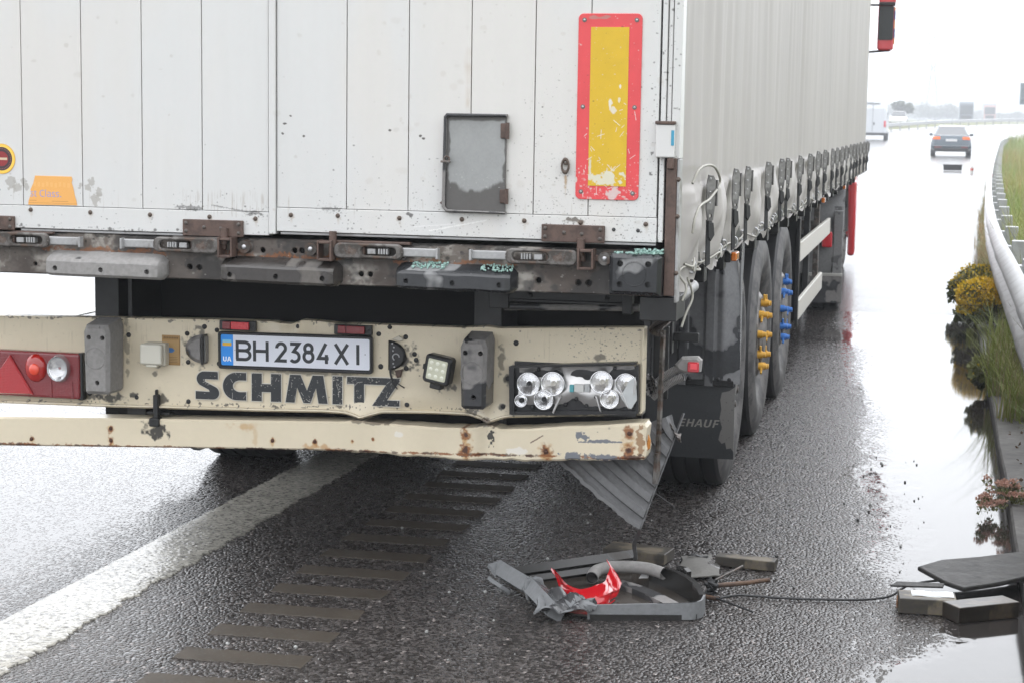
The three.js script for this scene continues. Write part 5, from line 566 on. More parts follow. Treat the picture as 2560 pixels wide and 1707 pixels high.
// ---------------------------------------------------------------- tractor unit, seen only at the edge of the trailer
{
  const K = thing('tractor_unit', 'red cab of the lorry beyond the grey curtain, with tall wing mirror', 'lorry cab', [0, 0, -10.5], 0.022), red = M(0.52, 0.028, 0.035, 0.28, { clearcoat: 0.8, clearcoatRoughness: 0.1 }), z = v => v + 10.5;
  const bx = (a, b, c, d, e, f, r) => box(a, b, c, d, z(e), z(f), r);
  mesh('cab', merge([bx(-1.22, 1.22, 1.1, 3.7, -16.3, -14.35, 0.12), bx(-1.23, 1.23, 0.3, 1.2, -16.35, -15.1, 0.08), bx(-1.1, 1.1, 3.6, 3.95, -16.1, -14.5, 0.12)]), red, K); mesh('side_fairing', bx(1.2, 1.275, 0.2, 0.98, -14.15, -13.7, 0.03), red, K); mesh('side_fairing', bx(-1.215, -1.14, 0.2, 0.98, -14.4, -13.75, 0.03), red, K); mesh('side_window', bx(1.2, 1.225, 2.1, 2.85, -16.1, -15.2, 0.02), M(0.02, 0.022, 0.025, 0.05), K); mesh('windscreen', bx(-1.1, 1.1, 2.0, 3.0, -16.33, -16.28, 0.02), M(0.02, 0.022, 0.025, 0.05), K);
  mesh('frame_rail', bx(0.36, 0.44, 0.65, 0.95, -16, -9.5, 0.005), M_chassis, K); mesh('frame_rail', bx(-0.44, -0.36, 0.65, 0.95, -16, -9.5, 0.005), M_chassis, K); mesh('fifth_wheel', bx(-0.5, 0.5, 0.95, 1.08, -11, -10, 0.03), M_chassis, K); mesh('tank', bx(0.62, 1.18, 0.35, 0.95, -13.6, -11.6, 0.12), M_alu, K); mesh('cab_back', bx(-1.15, 1.15, 1.1, 1.5, -14.34, -14.2, 0.02), M_chassis, K);
  for (const s of [-1, 1]) { for (const [zz, xo, w] of [[-10.35, 1.25, 0.31], [-10.35, 0.92, 0.31], [-14.9, 1.15, 0.33]]) wheel(K, s, z(zz), 0, 'wheel', xo, w, 0.515); const F = sub('fender', K); mesh('shell', uvBox(flat(grid(20, 4, (u, v) => { const a = mix(-0.35, Math.PI * 0.95, u); return [s * mix(0.62, 1.27, v), 0.52 + 0.6 * Math.sin(a) * (u < 0.15 ? 0.9 : 1), z(-10.35) + 0.68 * Math.cos(a)]; }, 0.008))), wetRubber(71, 0.35, [0.2, 0.2, 0.2], [0.1, 0.1, 0.1]), F); mesh('mud_flap', bx(Math.min(s * 0.98, s * 1.275), Math.max(s * 0.98, s * 1.275), 0.1, 0.32, -9.66, -9.64, 0.003), M_rubHalf, F); mesh('flap_edge', bx(Math.min(s * 0.98, s * 1.275), Math.max(s * 0.98, s * 1.275), 0.32, 0.345, -9.67, -9.635, 0.003), M(0.4, 0.39, 0.36, 0.5), F); mesh('side_plate', bx(Math.min(s * 1.19, s * 1.27), Math.max(s * 1.19, s * 1.27), 0.34, 0.86, -9.72, -9.66, 0.01), wetRubber(71, 0.3, [0.2, 0.2, 0.2], [0.1, 0.1, 0.1]), F); }
  const L = sub('rear_lamp', K); mesh('lens', bx(1.1, 1.185, 0.56, 0.69, -9.62, -9.58, 0.012), M_redLens, L); mesh('bracket', bx(0.45, 1.19, 0.58, 0.66, -9.66, -9.62, 0.006), M_chassis, L); mesh('cross_bar', bx(-1.1, 1.1, 0.7, 0.78, -9.62, -9.54, 0.01), M_fit, K);
  const W = sub('wing_mirror', K, [0.106, 0, 0]); mesh('housing', ext(rrect(1.296, 1.472, 2.385, 2.875, 0.03), z(-15.42), z(-15.28), 0.015), red, W); mesh('glass', ext(rrect(1.303, 1.466, 2.495, 2.868, 0.02), z(-15.285), z(-15.272), 0.003), M(0.028, 0.036, 0.036, 0.22), W); mesh('edge_marker', bx(1.468, 1.484, 2.45, 2.86, -15.4, -15.3, 0.006), M(0.55, 0.25, 0.05, 0.4), W); for (const y of [2.52, 2.72]) mesh('edge_marker', bx(1.469, 1.486, y, y + 0.1, -15.41, -15.29, 0.006), M(0.06, 0.08, 0.22, 0.4), W);
  mesh('upper_housing', ext(rrect(1.3, 1.485, 2.885, 3.2, 0.04), z(-15.42), z(-15.25), 0.015), red, W); mesh('upper_trim', bx(1.3, 1.482, 2.872, 2.91, -15.4, -15.24, 0.008), M_blackplastic, W); mesh('arm', merge([cyl([1.15, 2.362, z(-15.35)], [1.44, 2.385, z(-15.35)], 0.013), cyl([1.15, 2.885, z(-15.35)], [1.4, 2.88, z(-15.35)], 0.013)]), M_blackplastic, W);
}

// ---------------------------------------------------------------- debris on the road
const M_shell = wetRubber(81, 0.3, [0.17, 0.175, 0.18], [0.075, 0.077, 0.08]), M_shellDark = wetRubber(83, 0.66, [0.08, 0.075, 0.07], [0.02, 0.019, 0.018]);
{
  const H = thing('broken_lamp_housing', 'grey plastic light housing torn off the bumper, lying open on the wet asphalt', 'debris', [1.0, 0, -0.4]), o = (p) => p.map(([x, y, z]) => [x - 1.0, y, z + 0.4]);
  const wall = (pts, h0, h1, t) => { const c = new THREE.CatmullRomCurve3(o(pts.map(([x, z]) => [x, 0, z])).map(p => new THREE.Vector3(...p)), false, 'catmullrom', 0.3); return grid(60, 3, (u, v) => { const q = c.getPointAt(u); return [q.x, mix(typeof h0 === 'function' ? h0(u) : h0, typeof h1 === 'function' ? h1(u) : h1, v), q.z]; }, t); };
  mesh('front_wall', uvBox(flat(wall([[1.02, -0.11], [1.15, -0.145], [1.3, -0.185], [1.345, -0.2], [1.368, -0.235], [1.37, -0.3]], 0.004, u => 0.05 + 0.012 * u, 0.007))), M_shell, H);
  mesh('front_skirt', uvBox(flat(wall([[1.025, -0.118], [1.15, -0.155], [1.3, -0.197], [1.35, -0.22]], 0.0, 0.02, -0.012))), M_shellDark, H);
  mesh('side_wall', uvBox(flat(wall([[1.37, -0.3], [1.33, -0.4], [1.27, -0.49], [1.2, -0.575], [1.15, -0.62]], 0.004, u => 0.062 + 0.018 * Math.sin(u * 3), 0.02))), M_shellDark, H);
  mesh('inner_step', uvBox(flat(wall([[1.31, -0.26], [1.22, -0.38], [1.14, -0.47], [1.06, -0.53]], 0.012, 0.03, 0.05))), M_rubHalf, H);
  mesh('rear_bar', merge([bar(...o([[0.675, 0.045, -0.445], [1.055, 0.062, -0.755]]), 0.03, 0.028), bar(...o([[0.7, 0.02, -0.43], [1.05, 0.03, -0.735]]), 0.022, 0.02)]), M_shellDark, H); mesh('left_bar', merge([bar(...o([[0.645, 0.05, -0.475], [0.79, 0.042, -0.3]]), 0.045, 0.05)]), M_shell, H); mesh('left_tip', merge([bar(...o([[0.625, 0.052, -0.44], [0.655, 0.056, -0.48]]), 0.05, 0.014), bar(...o([[0.63, 0.02, -0.43], [0.7, 0.02, -0.33]]), 0.04, 0.012)]), M_shell, H);
  const fp = o([[0.68, 0, -0.43], [0.83, 0, -0.24], [0.93, 0, -0.14], [1.04, 0, -0.13], [1.33, 0, -0.2], [1.36, 0, -0.3], [1.2, 0, -0.57], [1.05, 0, -0.75]]); const fs = shape(fp.map(p => [p[0], -p[2]])); const fg = ext(fs, 0, 0.008, 0.002).rotateX(-Math.PI / 2).translate(0, 0.004, 0); mesh('floor', uvBox(fg), M(0.05, 0.042, 0.035, 0.12), H);
  mesh('ear', prism([[-0.026, -0.05], [0.024, -0.05], [0.03, 0.0], [0.024, 0.02], [0.006, 0.026], [-0.012, 0.02], [-0.03, 0.024], [-0.036, -0.01]], -0.012, 0.012, 0.003, [[0.01, 0.004, 0.005]]).rotateY(0.5).translate(-0.19, 0.058, 0.12), M_shell, H); mesh('ear_post', merge([bar(...o([[0.8, 0.05, -0.29], [0.93, 0.03, -0.07]]), 0.05, 0.05)]), M_shell, H);
  const R = rng(4); mesh('crumpled_end', uvBox(flat(grid(26, 14, (u, v) => { const x = mix(0.86, 1.04, u), z = mix(-0.24 + 0.12 * u, -0.02 - 0.1 * u * u, v); return [x - 1 + 0.02 * (fbm(u * 5, v * 5, 2, 3) - 0.5), 0.018 + 0.05 * fbm(u * 4 + 2, v * 4, 3, 5) * (1 - 0.5 * v) + 0.02 * Math.abs(Math.sin(u * 7 + v * 3)), z + 0.4 + 0.03 * (fbm(u * 5 + 9, v * 5, 2, 4) - 0.5)]; }, 0.006))), wetRubber(85, 0.45, [0.17, 0.175, 0.18], [0.05, 0.05, 0.052]), H);
  mesh('hose', tube(o([[0.972, 0.055, -0.43], [0.975, 0.062, -0.5], [1.01, 0.066, -0.545], [1.07, 0.066, -0.57], [1.14, 0.066, -0.565], [1.2, 0.062, -0.53]]), 0.021, 50, 14), M_rubDry, H); mesh('hose_mouth', tube(o([[0.9715, 0.0545, -0.424], [0.9722, 0.0555, -0.434]]), 0.016, 4, 14), M_rubberBlack, H);
  mesh('lug', prism([[-0.028, 0], [0.028, 0], [0.03, 0.03], [0.012, 0.04], [-0.025, 0.038]], -0.012, 0.012, 0.003, [[0.002, 0.02, 0.008]]).rotateY(-0.7).translate(0.265, 0.05, -0.13), M_shellDark, H); mesh('bolt', uvBox(new THREE.SphereGeometry(0.014, 14, 10).translate(-0.05, 0.052, 0.24)), M_steel, H); mesh('pale_chip', prism([[0, 0], [0.03, 0.006], [0.024, 0.03], [0.006, 0.026]], 0, 0.004, 0.001).rotateX(-1.2).translate(0.11, 0.03, -0.16), M(0.5, 0.5, 0.5, 0.2), H);
}
{ // red shard of the lens
  const rows = [[[0.838, 0.062, -0.425], [0.9, 0.022, -0.32], [0.955, 0.014, -0.215], [1.035, 0.014, -0.235], [1.066, 0.02, -0.3], [1.078, 0.03, -0.37]], [[0.834, 0.074, -0.43], [0.905, 0.045, -0.285], [0.948, 0.042, -0.222], [1.035, 0.042, -0.245], [1.07, 0.048, -0.32], [1.085, 0.056, -0.38]], [[0.83, 0.08, -0.44], [0.93, 0.062, -0.27], [0.985, 0.062, -0.275], [1.02, 0.066, -0.31], [1.035, 0.085, -0.4], [1.02, 0.115, -0.46]]];
  const cs = rows.map(r => new THREE.CatmullRomCurve3(r.map(p => new THREE.Vector3(...p)), false, 'catmullrom', 0.4)), g = grid(40, 12, (u, v) => { const a = v < 0.5 ? cs[0].getPoint(u).lerp(cs[1].getPoint(u), v * 2) : cs[1].getPoint(u).lerp(cs[2].getPoint(u), v * 2 - 1); return [a.x - 0.97 + 0.003 * Math.sin(u * 30), a.y + 0.004 * Math.sin(u * 17 + v * 5), a.z + 0.3 + 0.004 * Math.sin(v * 14 + u * 8)]; }, 0.003);
  const S = thing('lens_shard', 'bright red curved shard of tail lamp lens lying in the grey housing', 'lamp shard', [0.97, 0, -0.3]); mesh('shell', g, M(0.62, 0.012, 0.02, 0.1, { transmission: 0.3, thickness: 0, clearcoat: 1, clearcoatRoughness: 0.05 }), S); mesh('rib', grid(30, 2, (u, v) => { const a = cs[0].getPoint(0.25 + 0.6 * u); return [a.x - 0.97, a.y - 0.002 - 0.004 * v, a.z + 0.302 + 0.004 * v]; }, 0.003), M(0.4, 0.008, 0.014, 0.15), S);
}
const woodT = dataTex(512, 256, (u, v) => { const g = fbm(u * 3 + 0.4 * fbm(u * 2, v * 6, 3, 4), v * 40, 4, 3), b = fbm(u * 8, v * 8, 4, 9), m = fbm(u * 60, v * 60, 2, 5); const k = 0.6 + 0.5 * g, w = sm(0.4, 0.62, b); return [mix(0.05, 0.15, w) * k * (0.8 + 0.4 * m), mix(0.043, 0.125, w) * k * (0.8 + 0.4 * m), mix(0.035, 0.09, w) * k]; }, true);
const M_wood = new THREE.MeshPhysicalMaterial({ map: rep(woodT, 2.5), roughness: 0.5, bumpMap: rep(woodT, 2.5), bumpScale: 0.004 }), M_woodDark = new THREE.MeshPhysicalMaterial({ map: rep(woodT, 2.2), color: C(0.5, 0.46, 0.45), roughness: 0.35, bumpMap: rep(woodT, 2.2), bumpScale: 0.004 });
function block(x, z, turn, l, w, h, m, label, tilt = 0, seed = 1) { const B = thing('wooden_block', label, 'wood block', [x, 0, z], turn, 'wooden blocks lying on the shoulder'); const g = new RoundedBoxGeometry(l, h, w, 2, 0.004); const p = g.attributes.position; for (let i = 0; i < p.count; i++) { p.setXYZ(i, p.getX(i) + 0.006 * (fbm(p.getY(i) * 30 + seed, p.getZ(i) * 30, 2, seed) - 0.5), p.getY(i) + h / 2 + 0.002, p.getZ(i) + 0.005 * (fbm(p.getX(i) * 12, seed, 2, seed + 4) - 0.5)); } mesh('timber', uvBox(g), m, B); return B; }
block(1.045, -0.955, -0.16, 0.235, 0.12, 0.04, M_wood, 'wet brown wooden block behind the broken housing, under the torn flap', 0, 1);
block(1.435, -0.945, -0.12, 0.215, 0.065, 0.036, M_wood, 'slim brown wooden block with a split end beside a torn rubber scrap', 0, 3);
{ const B = block(2.065, -0.53, 0.06, 0.185, 0.11, 0.052, M_wood, 'wooden block with pale printed paper on top, under the rubber slab', 0, 5); const cv = document.createElement('canvas'); cv.width = 128; cv.height = 64; const c = cv.getContext('2d'); c.fillStyle = '#c9cbcb'; c.fillRect(0, 0, 128, 64); c.fillStyle = '#8d8f8e'; for (let k = 0; k < 40; k++) c.fillRect(128 * hash2(k, 1), 64 * hash2(k, 2), 2 + 12 * hash2(k, 3), 1 + 3 * hash2(k, 4)); mesh('paper', uvBox(grid(8, 4, (u, v) => [mix(-0.05, 0.085, u), 0.0555 + 0.0015 * Math.sin(u * 9), mix(0.02, -0.05, v)], 0.001)), new THREE.MeshPhysicalMaterial({ map: fin(new THREE.CanvasTexture(cv), true, THREE.RepeatWrapping), roughness: 0.35 }), B); mesh('raw_patch', prism([[-0.03, 0.004], [0.012, 0.006], [0.016, 0.03], [0.002, 0.044], [-0.026, 0.04]], 0, 0.003, 0.001).rotateY(-Math.PI / 2).translate(-0.0935, 0.002, 0.0), M(0.24, 0.12, 0.06, 0.6), B); }
block(2.235, -0.5, 0.62, 0.235, 0.09, 0.052, M_woodDark, 'dark soaked wooden block beside the block with paper', 0, 7);
const M_mat = mk(grimeTex([0.035, 0.032, 0.03], [0.017, 0.016, 0.015], 91, 0.5), 4, 0.55, { bumpMap: rep(farBump, 6), bumpScale: 0.012 });
function sheet(name, pts, y, th, m, label, cat, bend = 0) { const cx = pts.reduce((a, p) => a + p[0], 0) / pts.length, cz = pts.reduce((a, p) => a + p[1], 0) / pts.length, g = ext(shape(pts.map(p => [p[0] - cx, -(p[1] - cz)]).reverse()), 0, th, th * 0.2).rotateX(-Math.PI / 2); const S = thing(name, label, cat, [cx, y, cz]); mesh('sheet', uvBox(g), m, S); return S; }
const slab = sheet('rubber_slab', [[2.03, -0.86], [2.11, -0.985], [2.24, -1.07], [2.39, -1.2], [2.5, -1.27], [2.52, -1.0], [2.45, -0.8], [2.38, -0.82], [2.3, -0.72], [2.18, -0.61], [2.12, -0.68]], 0.052, 0.016, M_mat, 'ragged black rubber slab resting on wooden blocks by the kerb', 'rubber slab');
sheet('rubber_strip', [[1.945, -0.6], [1.965, -0.66], [2.12, -0.68], [2.115, -0.63]], 0.055, 0.006, M_mat, 'narrow rubber strip sticking out from under the black slab', 'rubber strip');
{ const S = thing('rubber_scrap', 'flat grey torn rubber scrap between two wooden blocks', 'rubber scrap', [1.285, 0, -0.87]); mesh('sheet', uvBox(flat(grid(16, 14, (u, v) => { const a = [mix(1.187, 1.3, u), mix(-1.0, -1.045, u)], b = [mix(1.255, 1.372, u), mix(-0.672, -0.745, u)]; return [mix(a[0], b[0], v) - 1.285 + 0.008 * Math.sin(v * 9 + u * 3), 0.01 + 0.012 * Math.sin(u * 3.1) * Math.sin(v * 3) + 0.003 * fbm(u * 6, v * 6, 2, 4), mix(a[1], b[1], v) + 0.87]; }, 0.004))), wetRubber(93, 0.3, [0.12, 0.115, 0.105], [0.05, 0.047, 0.043]), S); mesh('peeled_edge', uvBox(flat(grid(10, 2, (u, v) => [-0.06 + 0.07 * u, 0.024 + 0.004 * Math.sin(u * 6), -0.1 + 0.02 * v - 0.01 * u], 0.003))), M_rubberBlack, S); }
const M_rust = mk(grimeTex([0.13, 0.075, 0.045], [0.06, 0.035, 0.025], 95, 0.5), 6, 0.7);
{ const S = thing('snapped_rod', 'snapped rusty rod with a knot of cable at the housing corner', 'metal rod', [1.36, 0, -0.52]), o = p => p.map(([x, y, z]) => [x - 1.36, y, z + 0.52]); mesh('rod', tube(o([[1.345, 0.03, -0.53], [1.43, 0.028, -0.59], [1.54, 0.03, -0.675]]), 0.0085, 20, 10), M_rust, S); mesh('thin_rod', tube(o([[1.36, 0.04, -0.55], [1.44, 0.05, -0.76]]), 0.0045, 10, 8), M_fit, S); mesh('lower_rod', tube(o([[1.32, 0.015, -0.46], [1.4, 0.015, -0.43]]), 0.008, 10, 8), M_rust, S); mesh('spike', tube(o([[1.39, 0.02, -0.425], [1.52, 0.008, -0.33]]), 0.0035, 10, 6), M_rubberBlack, S); mesh('cable_knot', merge([0, 1, 2, 3, 4].map(k => tube(o(Array.from({ length: 6 }, (_, i) => [1.345 + 0.045 * hash2(k, i), 0.015 + 0.05 * hash2(k, i + 10), -0.54 + 0.09 * hash2(k, i + 20)])), 0.006, 40, 6))), M_rubberBlack, S); }
single(mesh('loose_cable', tube([[1.395, 0.012, -0.455], [1.45, 0.014, -0.5], [1.51, 0.008, -0.53], [1.6, 0.007, -0.535], [1.75, 0.007, -0.56], [1.88, 0.008, -0.6], [1.945, 0.012, -0.645], [1.995, 0.03, -0.72], [2.06, 0.045, -0.745], [2.12, 0.048, -0.77]], 0.0042, 90, 7), M_rubberBlack), 'thin black cable across the asphalt from broken housing to rubber slab', 'cable');
{ const R = rng(31), gs = [], g2 = []; for (let k = 0; k < 260; k++) { const x = mix(-0.1, 2.05, R()), z = mix(-3.5, 1.3, R()), r = 0.002 + 0.005 * R() ** 3; const g = new THREE.IcosahedronGeometry(r, 0); g.rotateX(R() * 6); g.rotateY(R() * 6); g.translate(x, r * 0.6, z); (R() < 0.75 ? gs : g2).push(g); } const a = mesh('road_grit', merge(gs), M(0.3, 0.3, 0.29, 0.3)); a.userData = { kind: 'stuff', label: 'pale grit scattered over the wet asphalt', category: 'grit' }; const b = mesh('dark_grit', merge(g2), M(0.02, 0.02, 0.02, 0.4)); b.userData = { kind: 'stuff', label: 'dark crumbs scattered over the wet asphalt', category: 'grit' }; }

// ---------------------------------------------------------------- guardrail beside the shoulder
const M_galv = mk(grimeTex([0.42, 0.43, 0.44], [0.3, 0.305, 0.31], 101, 0.5), 1.5, 0.38, { metalness: 0.35 });
const railProf = [[0.0, 0.44], [-0.03, 0.452], [-0.075, 0.49], [-0.08, 0.52], [-0.07, 0.545], [-0.015, 0.58], [-0.01, 0.6], [-0.015, 0.62], [-0.07, 0.655], [-0.08, 0.68], [-0.075, 0.71], [-0.03, 0.748], [0.0, 0.76]];
function railBeam(P, off, s0, s1, lap, side = 1) { const n = railProf.length - 1, g = grid(n, 4, (u, v) => { const s = mix(s0, s1 + lap, v), q = railProf[Math.round(u * n)]; return [off + shift(s) + side * q[0] - side * 0.006 * (v > 0.9 ? 1 : 0), rise(s) + q[1] - 0.04, -s]; }, -0.004 * side); return mesh('rail_section', uvBox(flat(g)), M_galv, P); }
{
  const G = thing('guardrail', 'galvanised steel guardrail along the grassy verge', 'guardrail', [0, 0, 0]);
  for (let s = -4; s < 110; s += 4) railBeam(G, 2.54, s, s + 4, 0.12);
  const R = rng(3); for (let s = -3; s < 110; s += 2) { const x = 2.6 + shift(s); mesh('post', box(x, x + 0.11, rise(s) - 0.1, rise(s) + 0.7, -s - 0.05, -s + 0.05, 0.006), M_galv, G); mesh('spacer', box(x - 0.055, x, rise(s) + 0.46, rise(s) + 0.66, -s - 0.06, -s + 0.06, 0.004), M_galv, G); rivet(x - 0.078, rise(s) + 0.56, -s, G, M_rubberBlack, 2, 'bolt').rotation.y = -Math.PI / 2; }
  for (const s of [8.2, 20, 32, 44]) mesh('red_reflector', prism([[0, 0], [0.1, 0.02], [0.05, 0.09]], 0, 0.012, 0.002).rotateY(-Math.PI / 2).rotateY(0.9).translate(2.51 + shift(s), rise(s) + 0.54, -s), M(0.5, 0.02, 0.03, 0.25), G);
}
{
  const G = thing('median_guardrail', 'far guardrail dividing the two carriageways', 'guardrail', [0, 0, 0]);
  for (let s = 70; s < 318; s += 8) { railBeam(G, -12.8, s, s + 8, 0.15, -1); for (let k = 0; k < 2; k++) { const x = -12.84 + shift(s + k * 4), y = rise(s + k * 4); mesh('post', box(x - 0.12, x, y - 0.2, y + 0.8, -s - k * 4 - 0.05, -s - k * 4 + 0.05, 0.005), M_galv, G); } }
}

// ---------------------------------------------------------------- plants
function leafCloud(n, seed, place, size, out = []) { const R = rng(seed), P = [], N = [], q = new THREE.Quaternion(), e = new THREE.Euler(), v = new THREE.Vector3(); for (let k = 0; k < n; k++) { const c = place(R); if (!c) continue; e.set(R() * 6.3, R() * 6.3, R() * 6.3); q.setFromEuler(e); const s = size * (0.6 + 0.8 * R()), w = s * 0.42; const pts = [[0, 0, 0], [w, s * 0.5, 0.1 * s], [0, s, 0], [-w, s * 0.5, 0.1 * s]].map(p => v.set(...p).applyQuaternion(q).toArray().map((t, i) => t + c[i])); P.push(...pts[0], ...pts[1], ...pts[2], ...pts[0], ...pts[2], ...pts[3]); } const g = new THREE.BufferGeometry(); g.setAttribute('position', new THREE.Float32BufferAttribute(P, 3)); g.computeVertexNormals(); return uvBox(g); }
const leaf = (r, g, b) => M(r, g, b, 0.75, { transmission: 0.4, thickness: 0, side: THREE.DoubleSide });
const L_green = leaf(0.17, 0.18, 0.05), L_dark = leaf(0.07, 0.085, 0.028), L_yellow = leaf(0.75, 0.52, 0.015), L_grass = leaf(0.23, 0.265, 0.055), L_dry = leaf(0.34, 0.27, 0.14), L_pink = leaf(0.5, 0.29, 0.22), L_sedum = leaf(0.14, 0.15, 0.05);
const ball = (rx, ry, rz, cx = 0, cy = 0, cz = 0, low = 0) => R => { for (let t = 0; t < 30; t++) { const x = R() * 2 - 1, y = R() * 2 - 1, z = R() * 2 - 1, d = x * x + y * y + z * z; if (d < 1 && d > 0.1 && y > low) return [cx + x * rx, cy + y * ry, cz + z * rz]; } };
function flowerClump(label, x, z, r, h, nf, seed) {
  const P = thing('flowering_plant', label, 'plant', [x, 0.03, z], 0, 'yellow flowering weeds on the kerb'); const lob = []; const R = rng(seed); for (let k = 0; k < 9; k++) lob.push([(R() - 0.5) * r * 1.3, h * (0.35 + 0.4 * R()), (R() - 0.5) * r * 1.9, r * (0.35 + 0.25 * R())]);
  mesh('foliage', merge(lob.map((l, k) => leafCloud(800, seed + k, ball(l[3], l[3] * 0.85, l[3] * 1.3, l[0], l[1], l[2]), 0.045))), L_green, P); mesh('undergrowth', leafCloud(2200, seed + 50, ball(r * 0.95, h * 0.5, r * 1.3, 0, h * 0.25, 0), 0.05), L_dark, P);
  mesh('blossom', merge(lob.map((l, k) => leafCloud(Math.round(nf / 9), seed + 70 + k, Q => { const a = Q() * 6.283, u = -0.25 + 1.25 * Q(), q = Math.sqrt(Math.max(0, 1 - u * u)), f = 1.02 + 0.2 * Q(); return [l[0] + l[3] * f * q * Math.cos(a), l[1] + 0.01 + l[3] * 0.88 * f * u, l[2] + l[3] * 1.3 * f * q * Math.sin(a)]; }, 0.022))), L_yellow, P);
}
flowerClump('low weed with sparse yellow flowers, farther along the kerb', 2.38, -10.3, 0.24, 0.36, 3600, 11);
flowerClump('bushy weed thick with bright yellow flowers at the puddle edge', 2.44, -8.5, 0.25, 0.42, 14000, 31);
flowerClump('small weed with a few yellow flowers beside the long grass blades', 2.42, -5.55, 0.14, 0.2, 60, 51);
function blades(n, seed, spread, h, w, lean, place) { const R = rng(seed), P = [], I = []; for (let k = 0; k < n; k++) { const a = R() * 6.283, r = spread * Math.sqrt(R()), [x, z] = place ? place(R) : [r * Math.cos(a), r * Math.sin(a)], hh = h * (0.5 + 0.6 * R()), d = R() * 6.283, le = lean * (0.3 + R()) * hh, ww = w * (0.6 + 0.7 * R()), b = P.length / 3; for (let i = 0; i < 4; i++) { const t = i / 3, ox = Math.cos(d) * le * t * t, oz = Math.sin(d) * le * t * t, q = ww * (1 - t * 0.92); P.push(x + ox - q * Math.sin(d), hh * (t - 0.22 * lean * t * t), z + oz + q * Math.cos(d), x + ox + q * Math.sin(d), hh * (t - 0.22 * lean * t * t), z + oz - q * Math.cos(d)); if (i) { const o = b + i * 2; I.push(o - 2, o - 1, o, o - 1, o + 1, o); } } } const g = new THREE.BufferGeometry(); g.setAttribute('position', new THREE.Float32BufferAttribute(P, 3)); g.setIndex(I); g.computeVertexNormals(); return uvBox(g); }
function tuft(label, x, z, n, spread, h, m, dry, seed, cat = 'grass tuft') { const G = thing('grass_tuft', label, cat, [x, 0.04, z], 0, 'grass tufts along the kerb'); mesh('blade_bunch', blades(n, seed, spread, h, 0.006, 0.7), m, G); if (dry) mesh('dry_stalks', blades(dry, seed + 1, spread, h * 1.05, 0.003, 0.35), L_dry, G); }
tuft('long arching green grass blades with dry stalks over the kerb', 2.5, -5.2, 130, 0.16, 0.5, L_grass, 60, 5); tuft('loose green tuft between the guardrail and the yellow weeds', 2.56, -6.7, 150, 0.18, 0.5, L_grass, 40, 7); tuft('tall mixed tuft with dry stalks under the guardrail', 2.58, -4.3, 170, 0.2, 0.45, L_grass, 90, 9); tuft('thin grass tuft leaning over the weed with sparse flowers', 2.5, -9.4, 150, 0.2, 0.45, L_grass, 20, 15);
{
  const S = thing('stonecrop_plant', 'stonecrop with pinkish brown flower heads creeping over the kerb edge', 'plant', [2.37, 0.05, -2.1]); const R = rng(8), H = [], L = []; for (let k = 0; k < 62; k++) { const x = -0.11 + 0.33 * R(), z = (R() - 0.5) * 0.34, y = 0.03 + 0.06 * R() - (x < -0.03 ? 0.06 * R() : 0); H.push(leafCloud(34, 100 + k, ball(0.018, 0.012, 0.018, x, y, z), 0.012)); L.push(leafCloud(20, 300 + k, ball(0.02, 0.025, 0.02, x, y - 0.025, z), 0.014)); } mesh('flower_heads', merge(H), L_pink, S); mesh('leaves', merge(L), L_sedum, S);
  const S2 = thing('stonecrop_plant', 'small sprig of stonecrop at the foot of the guardrail', 'plant', [2.5, 0.06, -1.75]); const H2 = [], L2 = []; for (let k = 0; k < 12; k++) { const x = (R() - 0.5) * 0.14, z = (R() - 0.5) * 0.14; H2.push(leafCloud(30, 500 + k, ball(0.018, 0.012, 0.018, x, 0.03, z), 0.012)); L2.push(leafCloud(16, 600 + k, ball(0.02, 0.02, 0.02, x, 0.01, z), 0.014)); } mesh('flower_heads', merge(H2), L_pink, S2); mesh('leaves', merge(L2), L_sedum, S2);
}
